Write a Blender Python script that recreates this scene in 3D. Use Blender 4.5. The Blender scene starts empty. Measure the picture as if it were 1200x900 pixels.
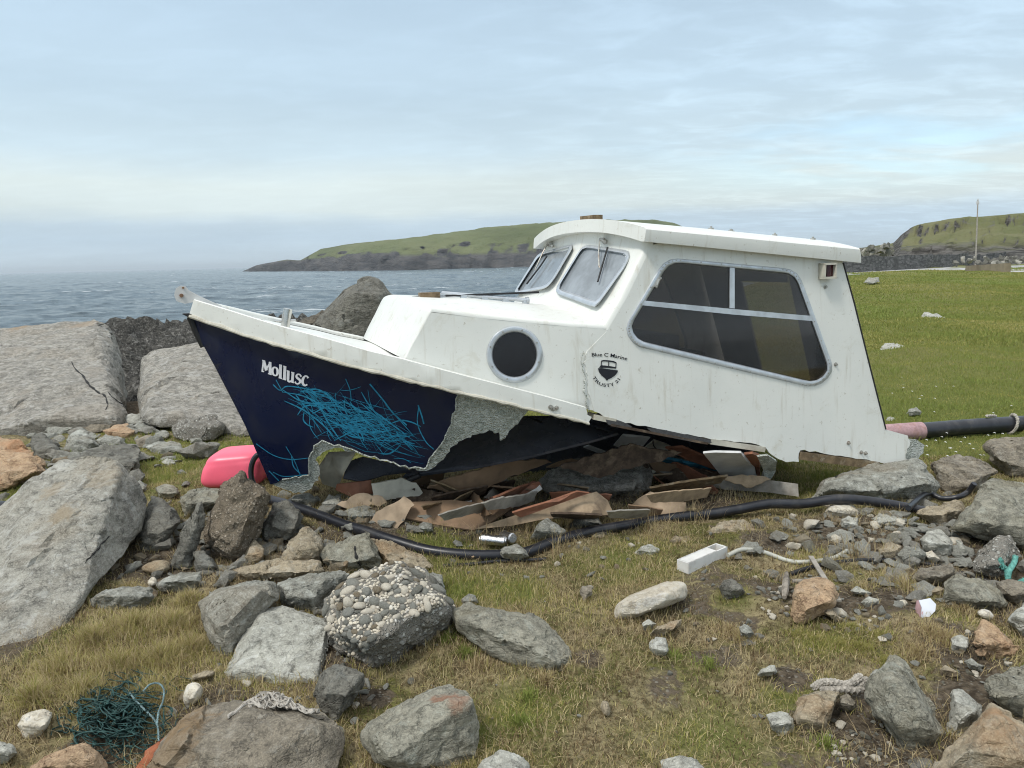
import bpy, bmesh, math, random
import numpy as np
from mathutils import Vector, Matrix
from mathutils.geometry import delaunay_2d_cdt, tessellate_polygon

# ------------------------------------------------------------------ camera, sky, sun, exposure
S = bpy.context.scene
COL = S.collection
F, PITCH, ROLL, EYE = 901.0, math.radians(9.1), 0.0245, 1.6
fwd = np.array([0, math.cos(PITCH), -math.sin(PITCH)])
_r0 = np.array([1.0, 0, 0]); _u0 = np.array([0, math.sin(PITCH), math.cos(PITCH)])
rgt = math.cos(ROLL)*_r0 - math.sin(ROLL)*_u0
upv = math.sin(ROLL)*_r0 + math.cos(ROLL)*_u0
CAM = np.array([0, 0, EYE])
cd = bpy.data.cameras.new('camera'); cam = bpy.data.objects.new('camera', cd); COL.objects.link(cam)
cd.sensor_width = 36; cd.lens = F/1200*36; cd.clip_end = 90000; cd.clip_start = 0.05
cam.matrix_world = Matrix([[rgt[0], upv[0], -fwd[0], CAM[0]], [rgt[1], upv[1], -fwd[1], CAM[1]],
                           [rgt[2], upv[2], -fwd[2], CAM[2]], [0, 0, 0, 1]])
S.camera = cam
S.view_settings.view_transform = 'Standard'; S.view_settings.look = 'None'
S.view_settings.gamma = 1; S.view_settings.use_curve_mapping = False
S.view_settings.exposure = 0.52
S.render.engine = 'CYCLES'
S.cycles.max_bounces = 6; S.cycles.transparent_max_bounces = 12
S.cycles.use_denoising = True
S.cycles.pixel_filter_type = 'BLACKMAN_HARRIS'; S.cycles.filter_width = 1.05
SUN_EL, SUN_AZ = math.radians(56), math.radians(-134)      # azimuth from +Y, clockwise positive

class NT:
    """small node helper"""
    def __init__(s, tree): s.t = tree; s.n = tree.nodes; s.l = tree.links
    def new(s, typ, **kw):
        n = s.n.new(typ)
        for k, v in kw.items():
            if k in ('inp',): continue
            setattr(n, k, v)
        return n
    def val(s, sock, v):
        if hasattr(v, 'is_output') or hasattr(v, 'links'): s.l.new(v, sock)
        else: sock.default_value = v
    def math(s, op, a, b=0.0, clamp=False):
        n = s.n.new('ShaderNodeMath'); n.operation = op; n.use_clamp = clamp
        s.val(n.inputs[0], a); s.val(n.inputs[1], b); return n.outputs[0]
    def mix(s, fac, a, b, mode='MIX'):
        n = s.n.new('ShaderNodeMix'); n.data_type = 'RGBA'; n.blend_type = mode
        s.val(n.inputs[0], fac); s.val(n.inputs[6], a if not isinstance(a, tuple) else (*a, 1) if len(a) == 3 else a)
        s.val(n.inputs[7], b if not isinstance(b, tuple) else (*b, 1) if len(b) == 3 else b); return n.outputs[2]
    def noise(s, vec, scale, detail=4, rough=.55, dist=0.0, typ='FBM'):
        n = s.n.new('ShaderNodeTexNoise'); n.inputs['Scale'].default_value = scale
        n.inputs['Detail'].default_value = detail; n.inputs['Roughness'].default_value = rough
        n.inputs['Distortion'].default_value = dist
        if vec is not None: s.l.new(vec, n.inputs['Vector'])
        return n.outputs[0]
    def ramp(s, fac, stops, interp='LINEAR'):
        n = s.n.new('ShaderNodeValToRGB'); n.color_ramp.interpolation = interp
        e = n.color_ramp.elements
        while len(e) > 1: e.remove(e[-1])
        for i, (p, c) in enumerate(stops):
            el = e[0] if i == 0 else e.new(p)
            el.position = p; el.color = (*c, 1) if isinstance(c, tuple) else (c, c, c, 1)
        s.val(n.inputs[0], fac); return n.outputs[0]
    def mapr(s, v, a, b, c=0.0, d=1.0, smooth=True):
        n = s.n.new('ShaderNodeMapRange'); n.interpolation_type = 'SMOOTHSTEP' if smooth else 'LINEAR'
        s.val(n.inputs[0], v)
        for i, x in enumerate((a, b, c, d)): s.val(n.inputs[i+1], x)
        return n.outputs[0]
    def scalev(s, vec, sc, loc=(0, 0, 0), rot=(0, 0, 0)):
        n = s.n.new('ShaderNodeMapping'); n.inputs['Scale'].default_value = sc; n.inputs['Location'].default_value = loc
        n.inputs['Rotation'].default_value = rot
        s.l.new(vec, n.inputs['Vector']); return n.outputs[0]

W = bpy.data.worlds.new('World'); S.world = W; W.use_nodes = True
nt = NT(W.node_tree); W.node_tree.nodes.clear()
out = nt.new('ShaderNodeOutputWorld'); bg = nt.new('ShaderNodeBackground'); bg.inputs[1].default_value = 0.1
sky = nt.new('ShaderNodeTexSky'); sky.sky_type = 'NISHITA'; sky.sun_disc = False
sky.sun_elevation = SUN_EL; sky.sun_rotation = SUN_AZ; sky.air_density = 1.0; sky.dust_density = 1.2
tc = nt.new('ShaderNodeTexCoord'); sep = nt.new('ShaderNodeSeparateXYZ'); nt.l.new(tc.outputs['Generated'], sep.inputs[0])
X, Y, Z = sep.outputs
zc = nt.math('MAXIMUM', Z, 0.0)
den = nt.math('ADD', zc, 0.10)
cv = nt.new('ShaderNodeCombineXYZ'); nt.l.new(nt.math('DIVIDE', X, den), cv.inputs[0]); nt.l.new(nt.math('DIVIDE', Y, den), cv.inputs[1])
cl1 = nt.noise(nt.scalev(cv.outputs[0], (.42, .55, 1), (3.1, .7, 0), (0, 0, .35)), 1.0, 6, .56, .35)
cl2 = nt.noise(nt.scalev(cv.outputs[0], (1.9, 3.2, 1), (1.0, 5.0, 0), (0, 0, .5)), 1.6, 6, .62, .5)
cl3 = nt.noise(nt.scalev(tc.outputs['Generated'], (4, 4, 18)), 1.0, 6, .58, .3)
zz = nt.math('ADD', zc, nt.math('MULTIPLY', nt.math('SUBTRACT', cl3, .5), .03))
# cloud deck by elevation: grey-blue bank on the horizon, bright gap above it, high thin deck, brighter zenith
deck = nt.ramp(zz, [(0.0, (4.5, 5.4, 6.0)), (.034, (3.95, 4.95, 5.75)), (.050, (4.1, 5.05, 5.75)), (.066, (5.2, 5.95, 6.0)), (.095, (5.35, 6.1, 6.1)),
                    (.135, (4.5, 5.6, 6.25)), (.20, (4.0, 5.15, 6.05)), (.32, (3.6, 4.75, 5.85)), (.55, (6.2, 6.8, 7.4)), (1.0, (9.0, 9.3, 9.6))])
lum = nt.mapr(cl1, .32, .70, .955, 1.06)
lum2 = nt.math('ADD', 1.0, nt.math('MULTIPLY', nt.math('SUBTRACT', nt.mapr(cl2, .40, .72, .97, 1.10), 1.0), nt.mapr(X, -.2, .4, .3, 1.3)))
deck = nt.mix(1.0, deck, nt.math('MULTIPLY', lum, lum2), 'MULTIPLY')
gap = nt.math('MULTIPLY', nt.mapr(cl1, .52, .40), nt.math('MULTIPLY', nt.mapr(X, .05, .5), nt.math('MULTIPLY', nt.mapr(zc, .06, .10), nt.mapr(zc, .24, .14))))
skyc = nt.mix(1.0, sky.outputs[0], (1.55, 1.6, 1.6), 'MULTIPLY')
fin = nt.mix(nt.math('MULTIPLY', gap, .62), deck, nt.mix(.35, skyc, (3.5, 5.9, 7.0)))
nt.l.new(fin, bg.inputs[0]); nt.l.new(bg.outputs[0], out.inputs[0])

sd = bpy.data.lights.new('sun', 'SUN'); sd.energy = 1.55; sd.angle = math.radians(11); sd.color = (1, .965, .90)
sun = bpy.data.objects.new('sun', sd); COL.objects.link(sun)
tosun = Vector((math.sin(SUN_AZ)*math.cos(SUN_EL), math.cos(SUN_AZ)*math.cos(SUN_EL), math.sin(SUN_EL)))
sun.rotation_euler = (-tosun).to_track_quat('-Z', 'Y').to_euler()

# ------------------------------------------------------------------ projection and ground
def ray(px, py): return fwd + (px-600)/F*rgt - (py-450)/F*upv
def at(px, py, depth): return CAM + ray(px, py)*depth
def proj(p):
    q = np.asarray(p) - CAM; z = q @ fwd
    return 600 + F*(q @ rgt)/z, 450 - F*(q @ upv)/z
def sstep(a, b, x):
    t = np.clip((x-a)/(b-a), 0, 1); return t*t*(3-2*t)
SEA = -4.2
def yedge(x): return np.where(x < 0, 9.0 - .12*x*0, 9.0 + 2.3*x)
def g0(x, y):
    z = .13*np.exp(-(((x+1.0)/1.0)**2+((y-4.9)/.8)**2))
    z = z + .10*np.exp(-(((x+2.6)/1.6)**2+((y-5.6)/1.3)**2))
    z = z + .05*np.sin(x*.9+1.3)*np.sin(y*.7)*sstep(5.5, 9, y)
    z = z - .05*sstep(3.4, 2.0, y)
    e = (y - yedge(x))/np.where(x < 0, 1.0, 2.5)
    z = z - 6.5*sstep(0, 13, e)
    return z
def gp(px, py, h=0.0):
    d = ray(px, py); t, dt = 1.2, .02
    prev = t
    while t < 200:
        p = CAM + d*t
        if p[2] - h <= float(g0(p[0], p[1])): break
        prev = t; t *= 1.03
    a, b = prev, t
    for _ in range(24):
        m = .5*(a+b); p = CAM + d*m
        if p[2] - h <= float(g0(p[0], p[1])): b = m
        else: a = m
    return CAM + d*b
def gdepth(px, py): return float((gp(px, py)-CAM) @ fwd)

# ------------------------------------------------------------------ value noise in numpy
_rs = np.random.RandomState(7); _PERM = _rs.permutation(4096); _VAL = _rs.rand(4096)*2-1
def _h(ix, iy, iz): return _VAL[(_PERM[(_PERM[(ix & 4095)] + iy) & 4095] + iz) & 4095]
def vnoise(P):
    P = np.asarray(P, float); i = np.floor(P).astype(np.int64); f = P-i; w = f*f*(3-2*f)
    r = 0
    for dx in (0, 1):
        for dy in (0, 1):
            for dz in (0, 1):
                wx = w[:, 0] if dx else 1-w[:, 0]; wy = w[:, 1] if dy else 1-w[:, 1]; wz = w[:, 2] if dz else 1-w[:, 2]
                r = r + wx*wy*wz*_h(i[:, 0]+dx, i[:, 1]+dy, i[:, 2]+dz)
    return r
def fbm(P, octs=4, gain=.5, lac=2.03):
    a, s, P = 1.0, 0, np.asarray(P, float)
    for k in range(octs): s = s + a*vnoise(P + 17.3*k); a *= gain; P = P*lac
    return s

# ------------------------------------------------------------------ object helpers
def mesh_obj(name, V, Fc, mat, parent=None, loc=None, smooth=True, angle=40):
    V = np.asarray(V, float).reshape(-1, 3)
    if parent is not None: base = np.array(parent['_o'])
    elif loc is not None: base = np.asarray(loc, float)
    else: base = np.array([V[:, 0].mean(), V[:, 1].mean(), V[:, 2].min()])
    me = bpy.data.meshes.new(name)
    me.from_pydata([tuple(v) for v in (V-base)], [], [tuple(int(i) for i in f) for f in Fc])
    me.validate(clean_customdata=False)
    bm = bmesh.new(); bm.from_mesh(me); bmesh.ops.recalc_face_normals(bm, faces=bm.faces); bm.to_mesh(me); bm.free()
    if smooth:
        me.polygons.foreach_set('use_smooth', [True]*len(me.polygons))
        if angle: me.set_sharp_from_angle(angle=math.radians(angle))
    if mat: me.materials.append(mat)
    o = bpy.data.objects.new(name, me); COL.objects.link(o)
    if parent is not None: o.parent = parent; o['_o'] = list(base)
    else: o.location = base; o['_o'] = list(base)
    return o
def tag(o, label=None, cat=None, group=None, kind=None):
    if label: o['label'] = label
    if cat: o['category'] = cat
    if group: o['group'] = group
    if kind: o['kind'] = kind
    return o
def empty(name, loc, label, cat, group=None):
    o = bpy.data.objects.new(name, None); COL.objects.link(o); o.location = tuple(loc); o['_o'] = [float(c) for c in loc]
    o.empty_display_size = .1
    return tag(o, label, cat, group)

class MB:
    def __init__(s): s.v = []; s.f = []
    def add(s, V, Fc):
        n = len(s.v); s.v += [tuple(map(float, p)) for p in V]; s.f += [tuple(i+n for i in f) for f in Fc]; return s
    def box(s, c, ax, ay, az):
        c, ax, ay, az = map(np.asarray, (c, ax, ay, az))
        V = [c+sx*ax+sy*ay+sz*az for sz in (-1, 1) for sy in (-1, 1) for sx in (-1, 1)]
        return s.add(V, [(0, 2, 3, 1), (4, 5, 7, 6), (0, 1, 5, 4), (2, 6, 7, 3), (0, 4, 6, 2), (1, 3, 7, 5)])
    def tube(s, pts, r, seg=8, caps=True):
        P = [np.asarray(p, float) for p in pts]; n = len(P)
        rr = r if hasattr(r, '__len__') else [r]*n
        V, Fc = [], []; prev = None
        for i in range(n):
            t = P[min(i+1, n-1)] - P[max(i-1, 0)]; t = t/(np.linalg.norm(t)+1e-12)
            if prev is None:
                a = np.array([0, 0, 1.0]) if abs(t[2]) < .9 else np.array([1.0, 0, 0])
                prev = np.cross(t, a)
            prev = prev - t*(prev @ t); prev = prev/(np.linalg.norm(prev)+1e-12); b = np.cross(t, prev)
            for k in range(seg):
                th = 2*math.pi*k/seg; V.append(P[i] + rr[i]*(math.cos(th)*prev + math.sin(th)*b))
        for i in range(n-1):
            for k in range(seg):
                k2 = (k+1) % seg; Fc.append((i*seg+k, i*seg+k2, (i+1)*seg+k2, (i+1)*seg+k))
        if caps: Fc.append(tuple(range(seg))[::-1]); Fc.append(tuple((n-1)*seg+k for k in range(seg)))
        return s.add(V, Fc)
    def grid(s, G, closed=False):
        """G: list of rows of points"""
        m, n = len(G), len(G[0]); V = [p for row in G for p in row]; Fc = []
        for i in range(m-1):
            for j in range(n if closed else n-1):
                j2 = (j+1) % n; Fc.append((i*n+j, i*n+j2, (i+1)*n+j2, (i+1)*n+j))
        return s.add(V, Fc)
    def build(s, name, mat, parent=None, split=False, **kw):
        if not split: return mesh_obj(name, s.v, s.f, mat, parent, **kw)
        par = list(range(len(s.v)))
        def find(i):
            while par[i] != i: par[i] = par[par[i]]; i = par[i]
            return i
        for f in s.f:
            for i in f[1:]: par[find(i)] = find(f[0])
        g = {}
        for f in s.f: g.setdefault(find(f[0]), []).append(f)
        o = None
        for fs in g.values():
            ids = sorted({i for f in fs for i in f}); m = {i: k for k, i in enumerate(ids)}
            q = mesh_obj(name, [s.v[i] for i in ids], [tuple(m[i] for i in f) for f in fs], mat, parent, **kw); o = o or q
        return o

def spline(pts, n=8):
    P = [np.asarray(p, float) for p in pts]; P = [2*P[0]-P[1]] + P + [2*P[-1]-P[-2]]; o = []
    for i in range(1, len(P)-2):
        for k in range(n):
            t = k/n; a, b, c, d = P[i-1:i+3]
            o.append(.5*((2*b)+(-a+c)*t+(2*a-5*b+4*c-d)*t*t+(-a+3*b-3*c+d)*t**3))
    o.append(P[-2]); return o
def px(s): return [tuple(float(c) for c in q.split(',')) for q in s.split()]
def inpoly(p, poly):
    x, y = p; c = False; j = len(poly)-1
    for i in range(len(poly)):
        xi, yi = poly[i]; xj, yj = poly[j]
        if (yi > y) != (yj > y) and x < (xj-xi)*(y-yi)/(yj-yi)+xi: c = not c
        j = i
    return c
def resample(poly, step, closed=True):
    o = []; n = len(poly)
    for i in range(n if closed else n-1):
        a = np.array(poly[i]); b = np.array(poly[(i+1) % n]); k = max(1, int(round(np.linalg.norm(b-a)/step)))
        for q in range(k): o.append(tuple(a+(b-a)*q/k))
    if not closed: o.append(tuple(poly[-1]))
    return o
def resample_n(poly, n):
    P = np.array(list(poly)+[poly[0]], float); d = np.r_[0, np.cumsum(np.linalg.norm(np.diff(P, axis=0), axis=1))]
    t = np.linspace(0, d[-1], n, endpoint=False)
    return [(float(np.interp(q, d, P[:, 0])), float(np.interp(q, d, P[:, 1]))) for q in t]
def ragged(pts, amp, step, seed):
    """jagged, broken edge along an open polyline"""
    rnd = random.Random(seed); r = resample(pts, step, closed=False)
    return [r[0]] + [(x+rnd.uniform(-amp, amp), y+rnd.uniform(-amp, amp)) for x, y in r[1:-1]] + [r[-1]]
def roundpoly(poly, r, n=6):
    o = []; m = len(poly)
    rr = r if hasattr(r, '__len__') else [r]*m
    for i in range(m):
        p0, p1, p2 = (np.array(poly[(i+k) % m], float) for k in (-1, 0, 1))
        a = p0-p1; b = p2-p1; la, lb = np.linalg.norm(a), np.linalg.norm(b); q = min(rr[i], la*.48, lb*.48)
        A, B = p1+a/la*q, p1+b/lb*q
        for k in range(n+1):
            t = k/n; o.append(tuple((1-t)**2*A+2*t*(1-t)*p1+t*t*B))
    return o
def cdt(poly, step, holes=()):
    """triangulated polygon (2-D) with interior points every `step`"""
    loops = [poly]+list(holes); V = []; E = []
    for lp in loops:
        n0 = len(V); V += lp; E += [(n0+i, n0+(i+1) % len(lp)) for i in range(len(lp))]
    xs = [p[0] for p in poly]; ys = [p[1] for p in poly]
    allp = np.array([p for lp in loops for p in lp])
    y = min(ys)+step*.5; row = 0
    while y < max(ys):
        x = min(xs)+step*(.5 if row % 2 else .1)
        while x < max(xs):
            if inpoly((x, y), poly) and not any(inpoly((x, y), h) for h in holes) and np.min(np.abs(allp-[x, y]).sum(1)) > step*.45: V.append((x, y))
            x += step
        y += step*.87; row += 1
    r = delaunay_2d_cdt([Vector(p) for p in V], E, [], 0, 1e-5)
    P = [(v.x, v.y) for v in r[0]]; T = []
    for f in r[2]:
        c = (sum(P[i][0] for i in f)/len(f), sum(P[i][1] for i in f)/len(f))
        if inpoly(c, poly) and not any(inpoly(c, h) for h in holes): T.append(tuple(f))
    return P, T
def shell(mb, P3, T, back):
    """front skin + back skin + rim"""
    n = len(P3); P3 = [np.asarray(p) for p in P3]
    B3 = [p+np.asarray(back(p) if callable(back) else back) for p in P3]
    cnt = {}
    for f in T:
        for i in range(len(f)):
            e = (f[i], f[(i+1) % len(f)]); k = tuple(sorted(e)); cnt.setdefault(k, []).append(e)
    Fc = list(T)+[tuple(i+n for i in f[::-1]) for f in T]
    for k, es in cnt.items():
        if len(es) == 1: a, b = es[0]; Fc.append((b, a, a+n, b+n))
    return mb.add(P3+B3, Fc)

# ------------------------------------------------------------------ materials
def material(name):
    m = bpy.data.materials.new(name); m.use_nodes = True; t = NT(m.node_tree); b = m.node_tree.nodes['Principled BSDF']
    tc = t.new('ShaderNodeTexCoord'); return m, t, b, tc.outputs['Object']
def bump(t, b, h, strength, dist=.01):
    n = t.new('ShaderNodeBump'); n.inputs['Strength'].default_value = strength; n.inputs['Distance'].default_value = dist
    t.l.new(h, n.inputs['Height']); t.l.new(n.outputs[0], b.inputs['Normal'])
def simple(name, col, rough=.5, metal=0.0, var=.25, scale=6, bumpk=.1, spec=.5, dirt=None):
    m, t, b, co = material(name)
    n = t.noise(co, scale, 6, .6); c2 = tuple(c*(1-var) for c in col)
    c = t.mix(t.mapr(n, .35, .68), col, c2)
    if dirt: c = t.mix(t.math('MULTIPLY', t.mapr(t.noise(co, scale*.6, 7, .68, .4), .50, .68), dirt[3]), c, dirt[:3])
    t.val(b.inputs['Base Color'], c); t.val(b.inputs['Roughness'], t.mapr(n, .3, .7, rough*.85, min(1, rough*1.15)))
    b.inputs['Metallic'].default_value = metal; b.inputs['Specular IOR Level'].default_value = spec
    if bumpk: bump(t, b, t.noise(co, scale*12, 5, .6), bumpk, .004)
    return m
def rockmat(name, a, c, dark, lichen=(.46, .47, .43), lich=.5, stain=None, band=.0, bandrot=(.3, .2, .9), speck=.35, bs=.8):
    a, c = [(q[0]*1.20, q[1]*1.165, q[2]*1.08) for q in (a, c)]; dark = (dark[0]*.98, dark[1]*.95, dark[2]*.88); lichen = tuple(min(.68, q*1.22) for q in lichen)
    m, t, b, co = material(name)
    oi = t.new('ShaderNodeObjectInfo'); add = t.new('ShaderNodeVectorMath'); add.operation = 'MULTIPLY_ADD'
    cmb = t.new('ShaderNodeCombineXYZ')
    for k in range(3): t.l.new(oi.outputs['Random'], cmb.inputs[k])
    t.l.new(cmb.outputs[0], add.inputs[0]); add.inputs[1].default_value = (37, 53, 71); t.l.new(co, add.inputs[2]); v = add.outputs[0]
    st = t.scalev(v, (2.4, 2.4, 9.0), (0, 0, 0), bandrot)
    n1 = t.noise(v, 3.2, 7, .60, .3); n2 = t.noise(v, 24, 7, .68, .2); n3 = t.noise(st, 3.6, 8, .66, .6); n4 = t.noise(v, 130, 4, .7)
    col = t.mix(t.mapr(n1, .34, .66), a, c)
    col = t.mix(t.math('MULTIPLY', t.mapr(n3, .42, .64), .25+.6*band), col, dark)
    col = t.mix(t.math('MULTIPLY', t.mapr(n2, .50, .64), .72), col, dark)
    nm = t.noise(t.scalev(v, (5, 5, 16), (0, 0, 0), bandrot), 6, 8, .72, .5); col = t.mix(t.math('MULTIPLY', t.mapr(nm, .52, .66), .5), col, dark); col = t.mix(t.math('MULTIPLY', t.mapr(nm, .42, .32), .5*lich), col, lichen)
    col = t.mix(t.math('MULTIPLY', t.mapr(n2, .47, .33), lich), col, lichen)
    patch = t.math('MULTIPLY', t.mapr(t.noise(v, 7.5, 8, .72, .6), .55, .63), lich)
    col = t.mix(patch, col, lichen)
    if stain: col = t.mix(t.math('MULTIPLY', t.mapr(t.noise(v, 2.1, 6, .62, .7), .50, .64), stain[3]), col, stain[:3])
    col = t.mix(t.math('MULTIPLY', t.mapr(n4, .36, .68), speck), col, t.mix(t.mapr(n4, .46, .56), tuple(q*.45 for q in dark), tuple(min(.7, q*1.45) for q in a)))
    t.val(b.inputs['Base Color'], col); b.inputs['Roughness'].default_value = .85; b.inputs['Specular IOR Level'].default_value = .25
    vor = t.new('ShaderNodeTexVoronoi'); vor.feature = 'DISTANCE_TO_EDGE'; vor.inputs['Scale'].default_value = 3.3
    dv = t.new('ShaderNodeVectorMath'); dv.operation = 'ADD'; t.l.new(v, dv.inputs[0])
    nn = t.new('ShaderNodeTexNoise'); nn.inputs['Scale'].default_value = 4.5; nn.inputs['Detail'].default_value = 6; t.l.new(v, nn.inputs['Vector'])
    t.l.new(nn.outputs[1], dv.inputs[1]); t.l.new(dv.outputs[0], vor.inputs['Vector'])
    crack = t.mapr(vor.outputs[0], 0, .035)
    hh = t.math('ADD', t.math('MULTIPLY', n3, 1.1), t.math('ADD', t.math('MULTIPLY', n2, .8), t.math('ADD', t.math('MULTIPLY', n4, .22), t.math('MULTIPLY', crack, .18))))
    bump(t, b, hh, bs, .03); return m
RM = {
 'grey':   rockmat('rock_grey', (.28, .285, .265), (.20, .205, .19), (.095, .095, .088), stain=(.25, .19, .12, .35)),
 'pale':   rockmat('rock_pale', (.40, .405, .38), (.30, .305, .285), (.16, .16, .15), lichen=(.55, .56, .52)),
 'green':  rockmat('rock_greenish', (.285, .278, .24), (.215, .21, .18), (.088, .088, .075), lichen=(.36, .38, .33), lich=.35, stain=(.19, .16, .09, .35), band=.5),
 'dark':   rockmat('rock_dark', (.185, .182, .165), (.125, .123, .112), (.05, .049, .045), lichen=(.26, .27, .25), lich=.3, band=.4),
 'tan':    rockmat('rock_tan', (.36, .31, .235), (.27, .235, .18), (.13, .115, .09), lichen=(.45, .43, .37), lich=.3, stain=(.33, .19, .085, .5)),
 'orange': rockmat('rock_orange', (.42, .30, .20), (.35, .255, .175), (.17, .105, .07), lichen=(.48, .39, .29), lich=.35, stain=(.36, .15, .06, .5)),
 'white':  rockmat('rock_white', (.55, .52, .45), (.46, .43, .37), (.27, .235, .19), lichen=(.62, .60, .55), lich=.4, stain=(.42, .33, .22, .3), speck=.2, bs=.5),
 'slab':   rockmat('rock_slab', (.30, .29, .27), (.235, .228, .215), (.10, .097, .09), lichen=(.42, .41, .385), lich=.5, stain=(.29, .235, .17, .25), band=.8, bandrot=(.2, .5, .9)),
 'mid':    rockmat('rock_mid', (.335, .33, .305), (.26, .255, .235), (.115, .112, .105), lichen=(.47, .465, .43), stain=(.27, .22, .15, .4), band=.3),
 'peak':   rockmat('rock_dark_brown', (.125, .112, .092), (.085, .078, .066), (.035, .032, .028), lichen=(.20, .185, .155), lich=.3, band=.4),
 'brown':  rockmat('rock_brown', (.25, .222, .18), (.19, .172, .145), (.088, .08, .07), lichen=(.38, .36, .31), lich=.35, band=.5),
 'shore':  rockmat('rock_shore', (.085, .083, .078), (.045, .044, .042), (.010, .010, .010), lichen=(.30, .29, .265), lich=.45, band=.9, bandrot=(.1, .15, .2), bs=1.0, speck=.12),
}
def aggregate(name, base, stone, sc):
    m, t, b, co = material(name)
    vo = t.new('ShaderNodeTexVoronoi'); vo.inputs['Scale'].default_value = sc; t.l.new(co, vo.inputs['Vector'])
    ve = t.new('ShaderNodeTexVoronoi'); ve.inputs['Scale'].default_value = sc*2.1; t.l.new(co, ve.inputs['Vector'])
    hsv = t.new('ShaderNodeSeparateColor'); t.l.new(vo.outputs[1], hsv.inputs[0])
    pick = t.mapr(vo.outputs[0], .42, .28)
    sc1 = t.mix(hsv.outputs[0], tuple(q*.55 for q in stone), stone)
    col = t.mix(t.math('MULTIPLY', pick, t.mapr(hsv.outputs[1], .15, .3)), base, sc1)
    col = t.mix(t.math('MULTIPLY', t.mapr(ve.outputs[0], .35, .2), .5), col, tuple(q*.9 for q in stone))
    col = t.mix(t.mapr(t.noise(co, 5, 6, .65), .45, .7), col, t.mix(.55, col, (.07, .06, .045)))
    t.val(b.inputs['Base Color'], col); b.inputs['Roughness'].default_value = .9; b.inputs['Specular IOR Level'].default_value = .2
    bump(t, b, t.math('ADD', t.math('MULTIPLY', pick, .7), t.math('ADD', t.noise(co, 60, 5, .7), t.mapr(ve.outputs[0], .5, .1))), .9, .012); return m
RM['agg'] = aggregate('concrete_shingle', (.20, .165, .12), (.50, .43, .34), 60)
RM['aggw'] = aggregate('concrete_pebble', (.23, .215, .185), (.60, .585, .53), 42)

def gelcoat():
    m, t, b, co = material('white_gelcoat')
    n = t.noise(co, 2.0, 8, .62, .4); streak = t.noise(t.scalev(co, (9, 9, .8)), 2.2, 7, .62)
    col = t.mix(t.mapr(n, .35, .7), (.75, .75, .70), (.70, .705, .66))
    col = t.mix(t.math('MULTIPLY', t.mapr(streak, .54, .74), .42), col, (.42, .37, .27))
    col = t.mix(t.math('MULTIPLY', t.mapr(t.noise(co, 34, 6, .7), .61, .70), .6), col, (.36, .31, .23))
    scr = t.noise(t.scalev(co, (3, 3, 40), (0, 0, 0), (.9, .3, .2)), 5, 8, .75, .8); col = t.mix(t.math('MULTIPLY', t.mapr(scr, .63, .72), .5), col, (.33, .31, .27))
    col = t.mix(t.math('MULTIPLY', t.mapr(t.noise(co, 5.5, 8, .7, .8), .56, .70), .35), col, (.52, .485, .385))
    t.val(b.inputs['Base Color'], col); t.val(b.inputs['Roughness'], t.mapr(n, .3, .7, .28, .46)); b.inputs['Specular IOR Level'].default_value = .45
    bump(t, b, t.noise(co, 9, 4, .5), .06, .01); return m
M = {}
M['gel'] = gelcoat()
def navy():
    m, t, b, co = material('navy_gelcoat')
    n = t.noise(co, 3.2, 7, .62, .5); sc = t.noise(t.scalev(co, (2, 2, 30), (0, 0, 0), (.5, .6, 0)), 3, 7, .7)
    col = t.mix(t.mapr(n, .45, .72), (.004, .009, .038), (.014, .017, .036))
    col = t.mix(t.math('MULTIPLY', t.mapr(sc, .62, .75), .2), col, (.10, .11, .14))
    t.val(b.inputs['Base Color'], col); t.val(b.inputs['Roughness'], t.mapr(n, .35, .7, .22, .5)); b.inputs['Specular IOR Level'].default_value = .4
    return m
M['navy'] = navy()
def fibre():
    m, t, b, co = material('raw_fibreglass')
    n = t.noise(co, 30, 8, .72, 1.2); n2 = t.noise(t.scalev(co, (1, 1, 1), (0, 0, 0), (.4, .7, .2)), 8, 5, .6, .6)
    wv = t.new('ShaderNodeTexVoronoi'); wv.feature = 'DISTANCE_TO_EDGE'; wv.inputs['Scale'].default_value = 75; t.l.new(co, wv.inputs['Vector'])
    col = t.mix(t.mapr(n2, .3, .7), (.37, .40, .35), (.54, .56, .50))
    col = t.mix(t.mapr(n, .46, .66), col, (.74, .76, .71)); col = t.mix(t.math('MULTIPLY', t.mapr(n, .44, .33), .7), col, (.10, .14, .13))
    t.val(b.inputs['Base Color'], col); b.inputs['Roughness'].default_value = .6
    bump(t, b, t.math('ADD', n, t.math('MULTIPLY', wv.outputs[0], 2)), .9, .012); return m
M['fibre'] = fibre()
M['alu'] = simple('aluminium_frame', (.60, .63, .66), .36, .55, .18, 14, .05)
M['steel'] = simple('polished_steel', (.62, .62, .60), .22, 1.0, .2, 10, .03)
M['dirtysteel'] = simple('stained_steel', (.50, .49, .45), .45, .6, .3, 18, .1, dirt=(.20, .10, .05, .7))
M['rubber'] = simple('black_rubber', (.016, .016, .018), .55, 0, .4, 10, .1)
M['hose'] = simple('black_hose', (.020, .021, .027), .36, 0, .4, 12, .05, dirt=(.10, .09, .08, .35))
M['grip'] = simple('grey_antislip', (.075, .075, .078), .9, 0, .3, 60, .9)
M['ink'] = simple('black_transfer', (.008, .009, .014), .5, 0, .1, 5, 0)
M['white'] = simple('white_transfer', (.80, .80, .84), .5, 0, .08, 20, 0)
M['cyan'] = simple('blue_crayon', (.018, .27, .46), .7, 0, .45, 40, .1)
M['rotwood'] = simple('rotten_wood', (.22, .155, .085), .9, 0, .5, 22, .6, dirt=(.42, .37, .28, .55))
M['darkwood'] = simple('dark_wood', (.085, .055, .035), .8, 0, .5, 22, .5, dirt=(.24, .18, .12, .6))
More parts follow.
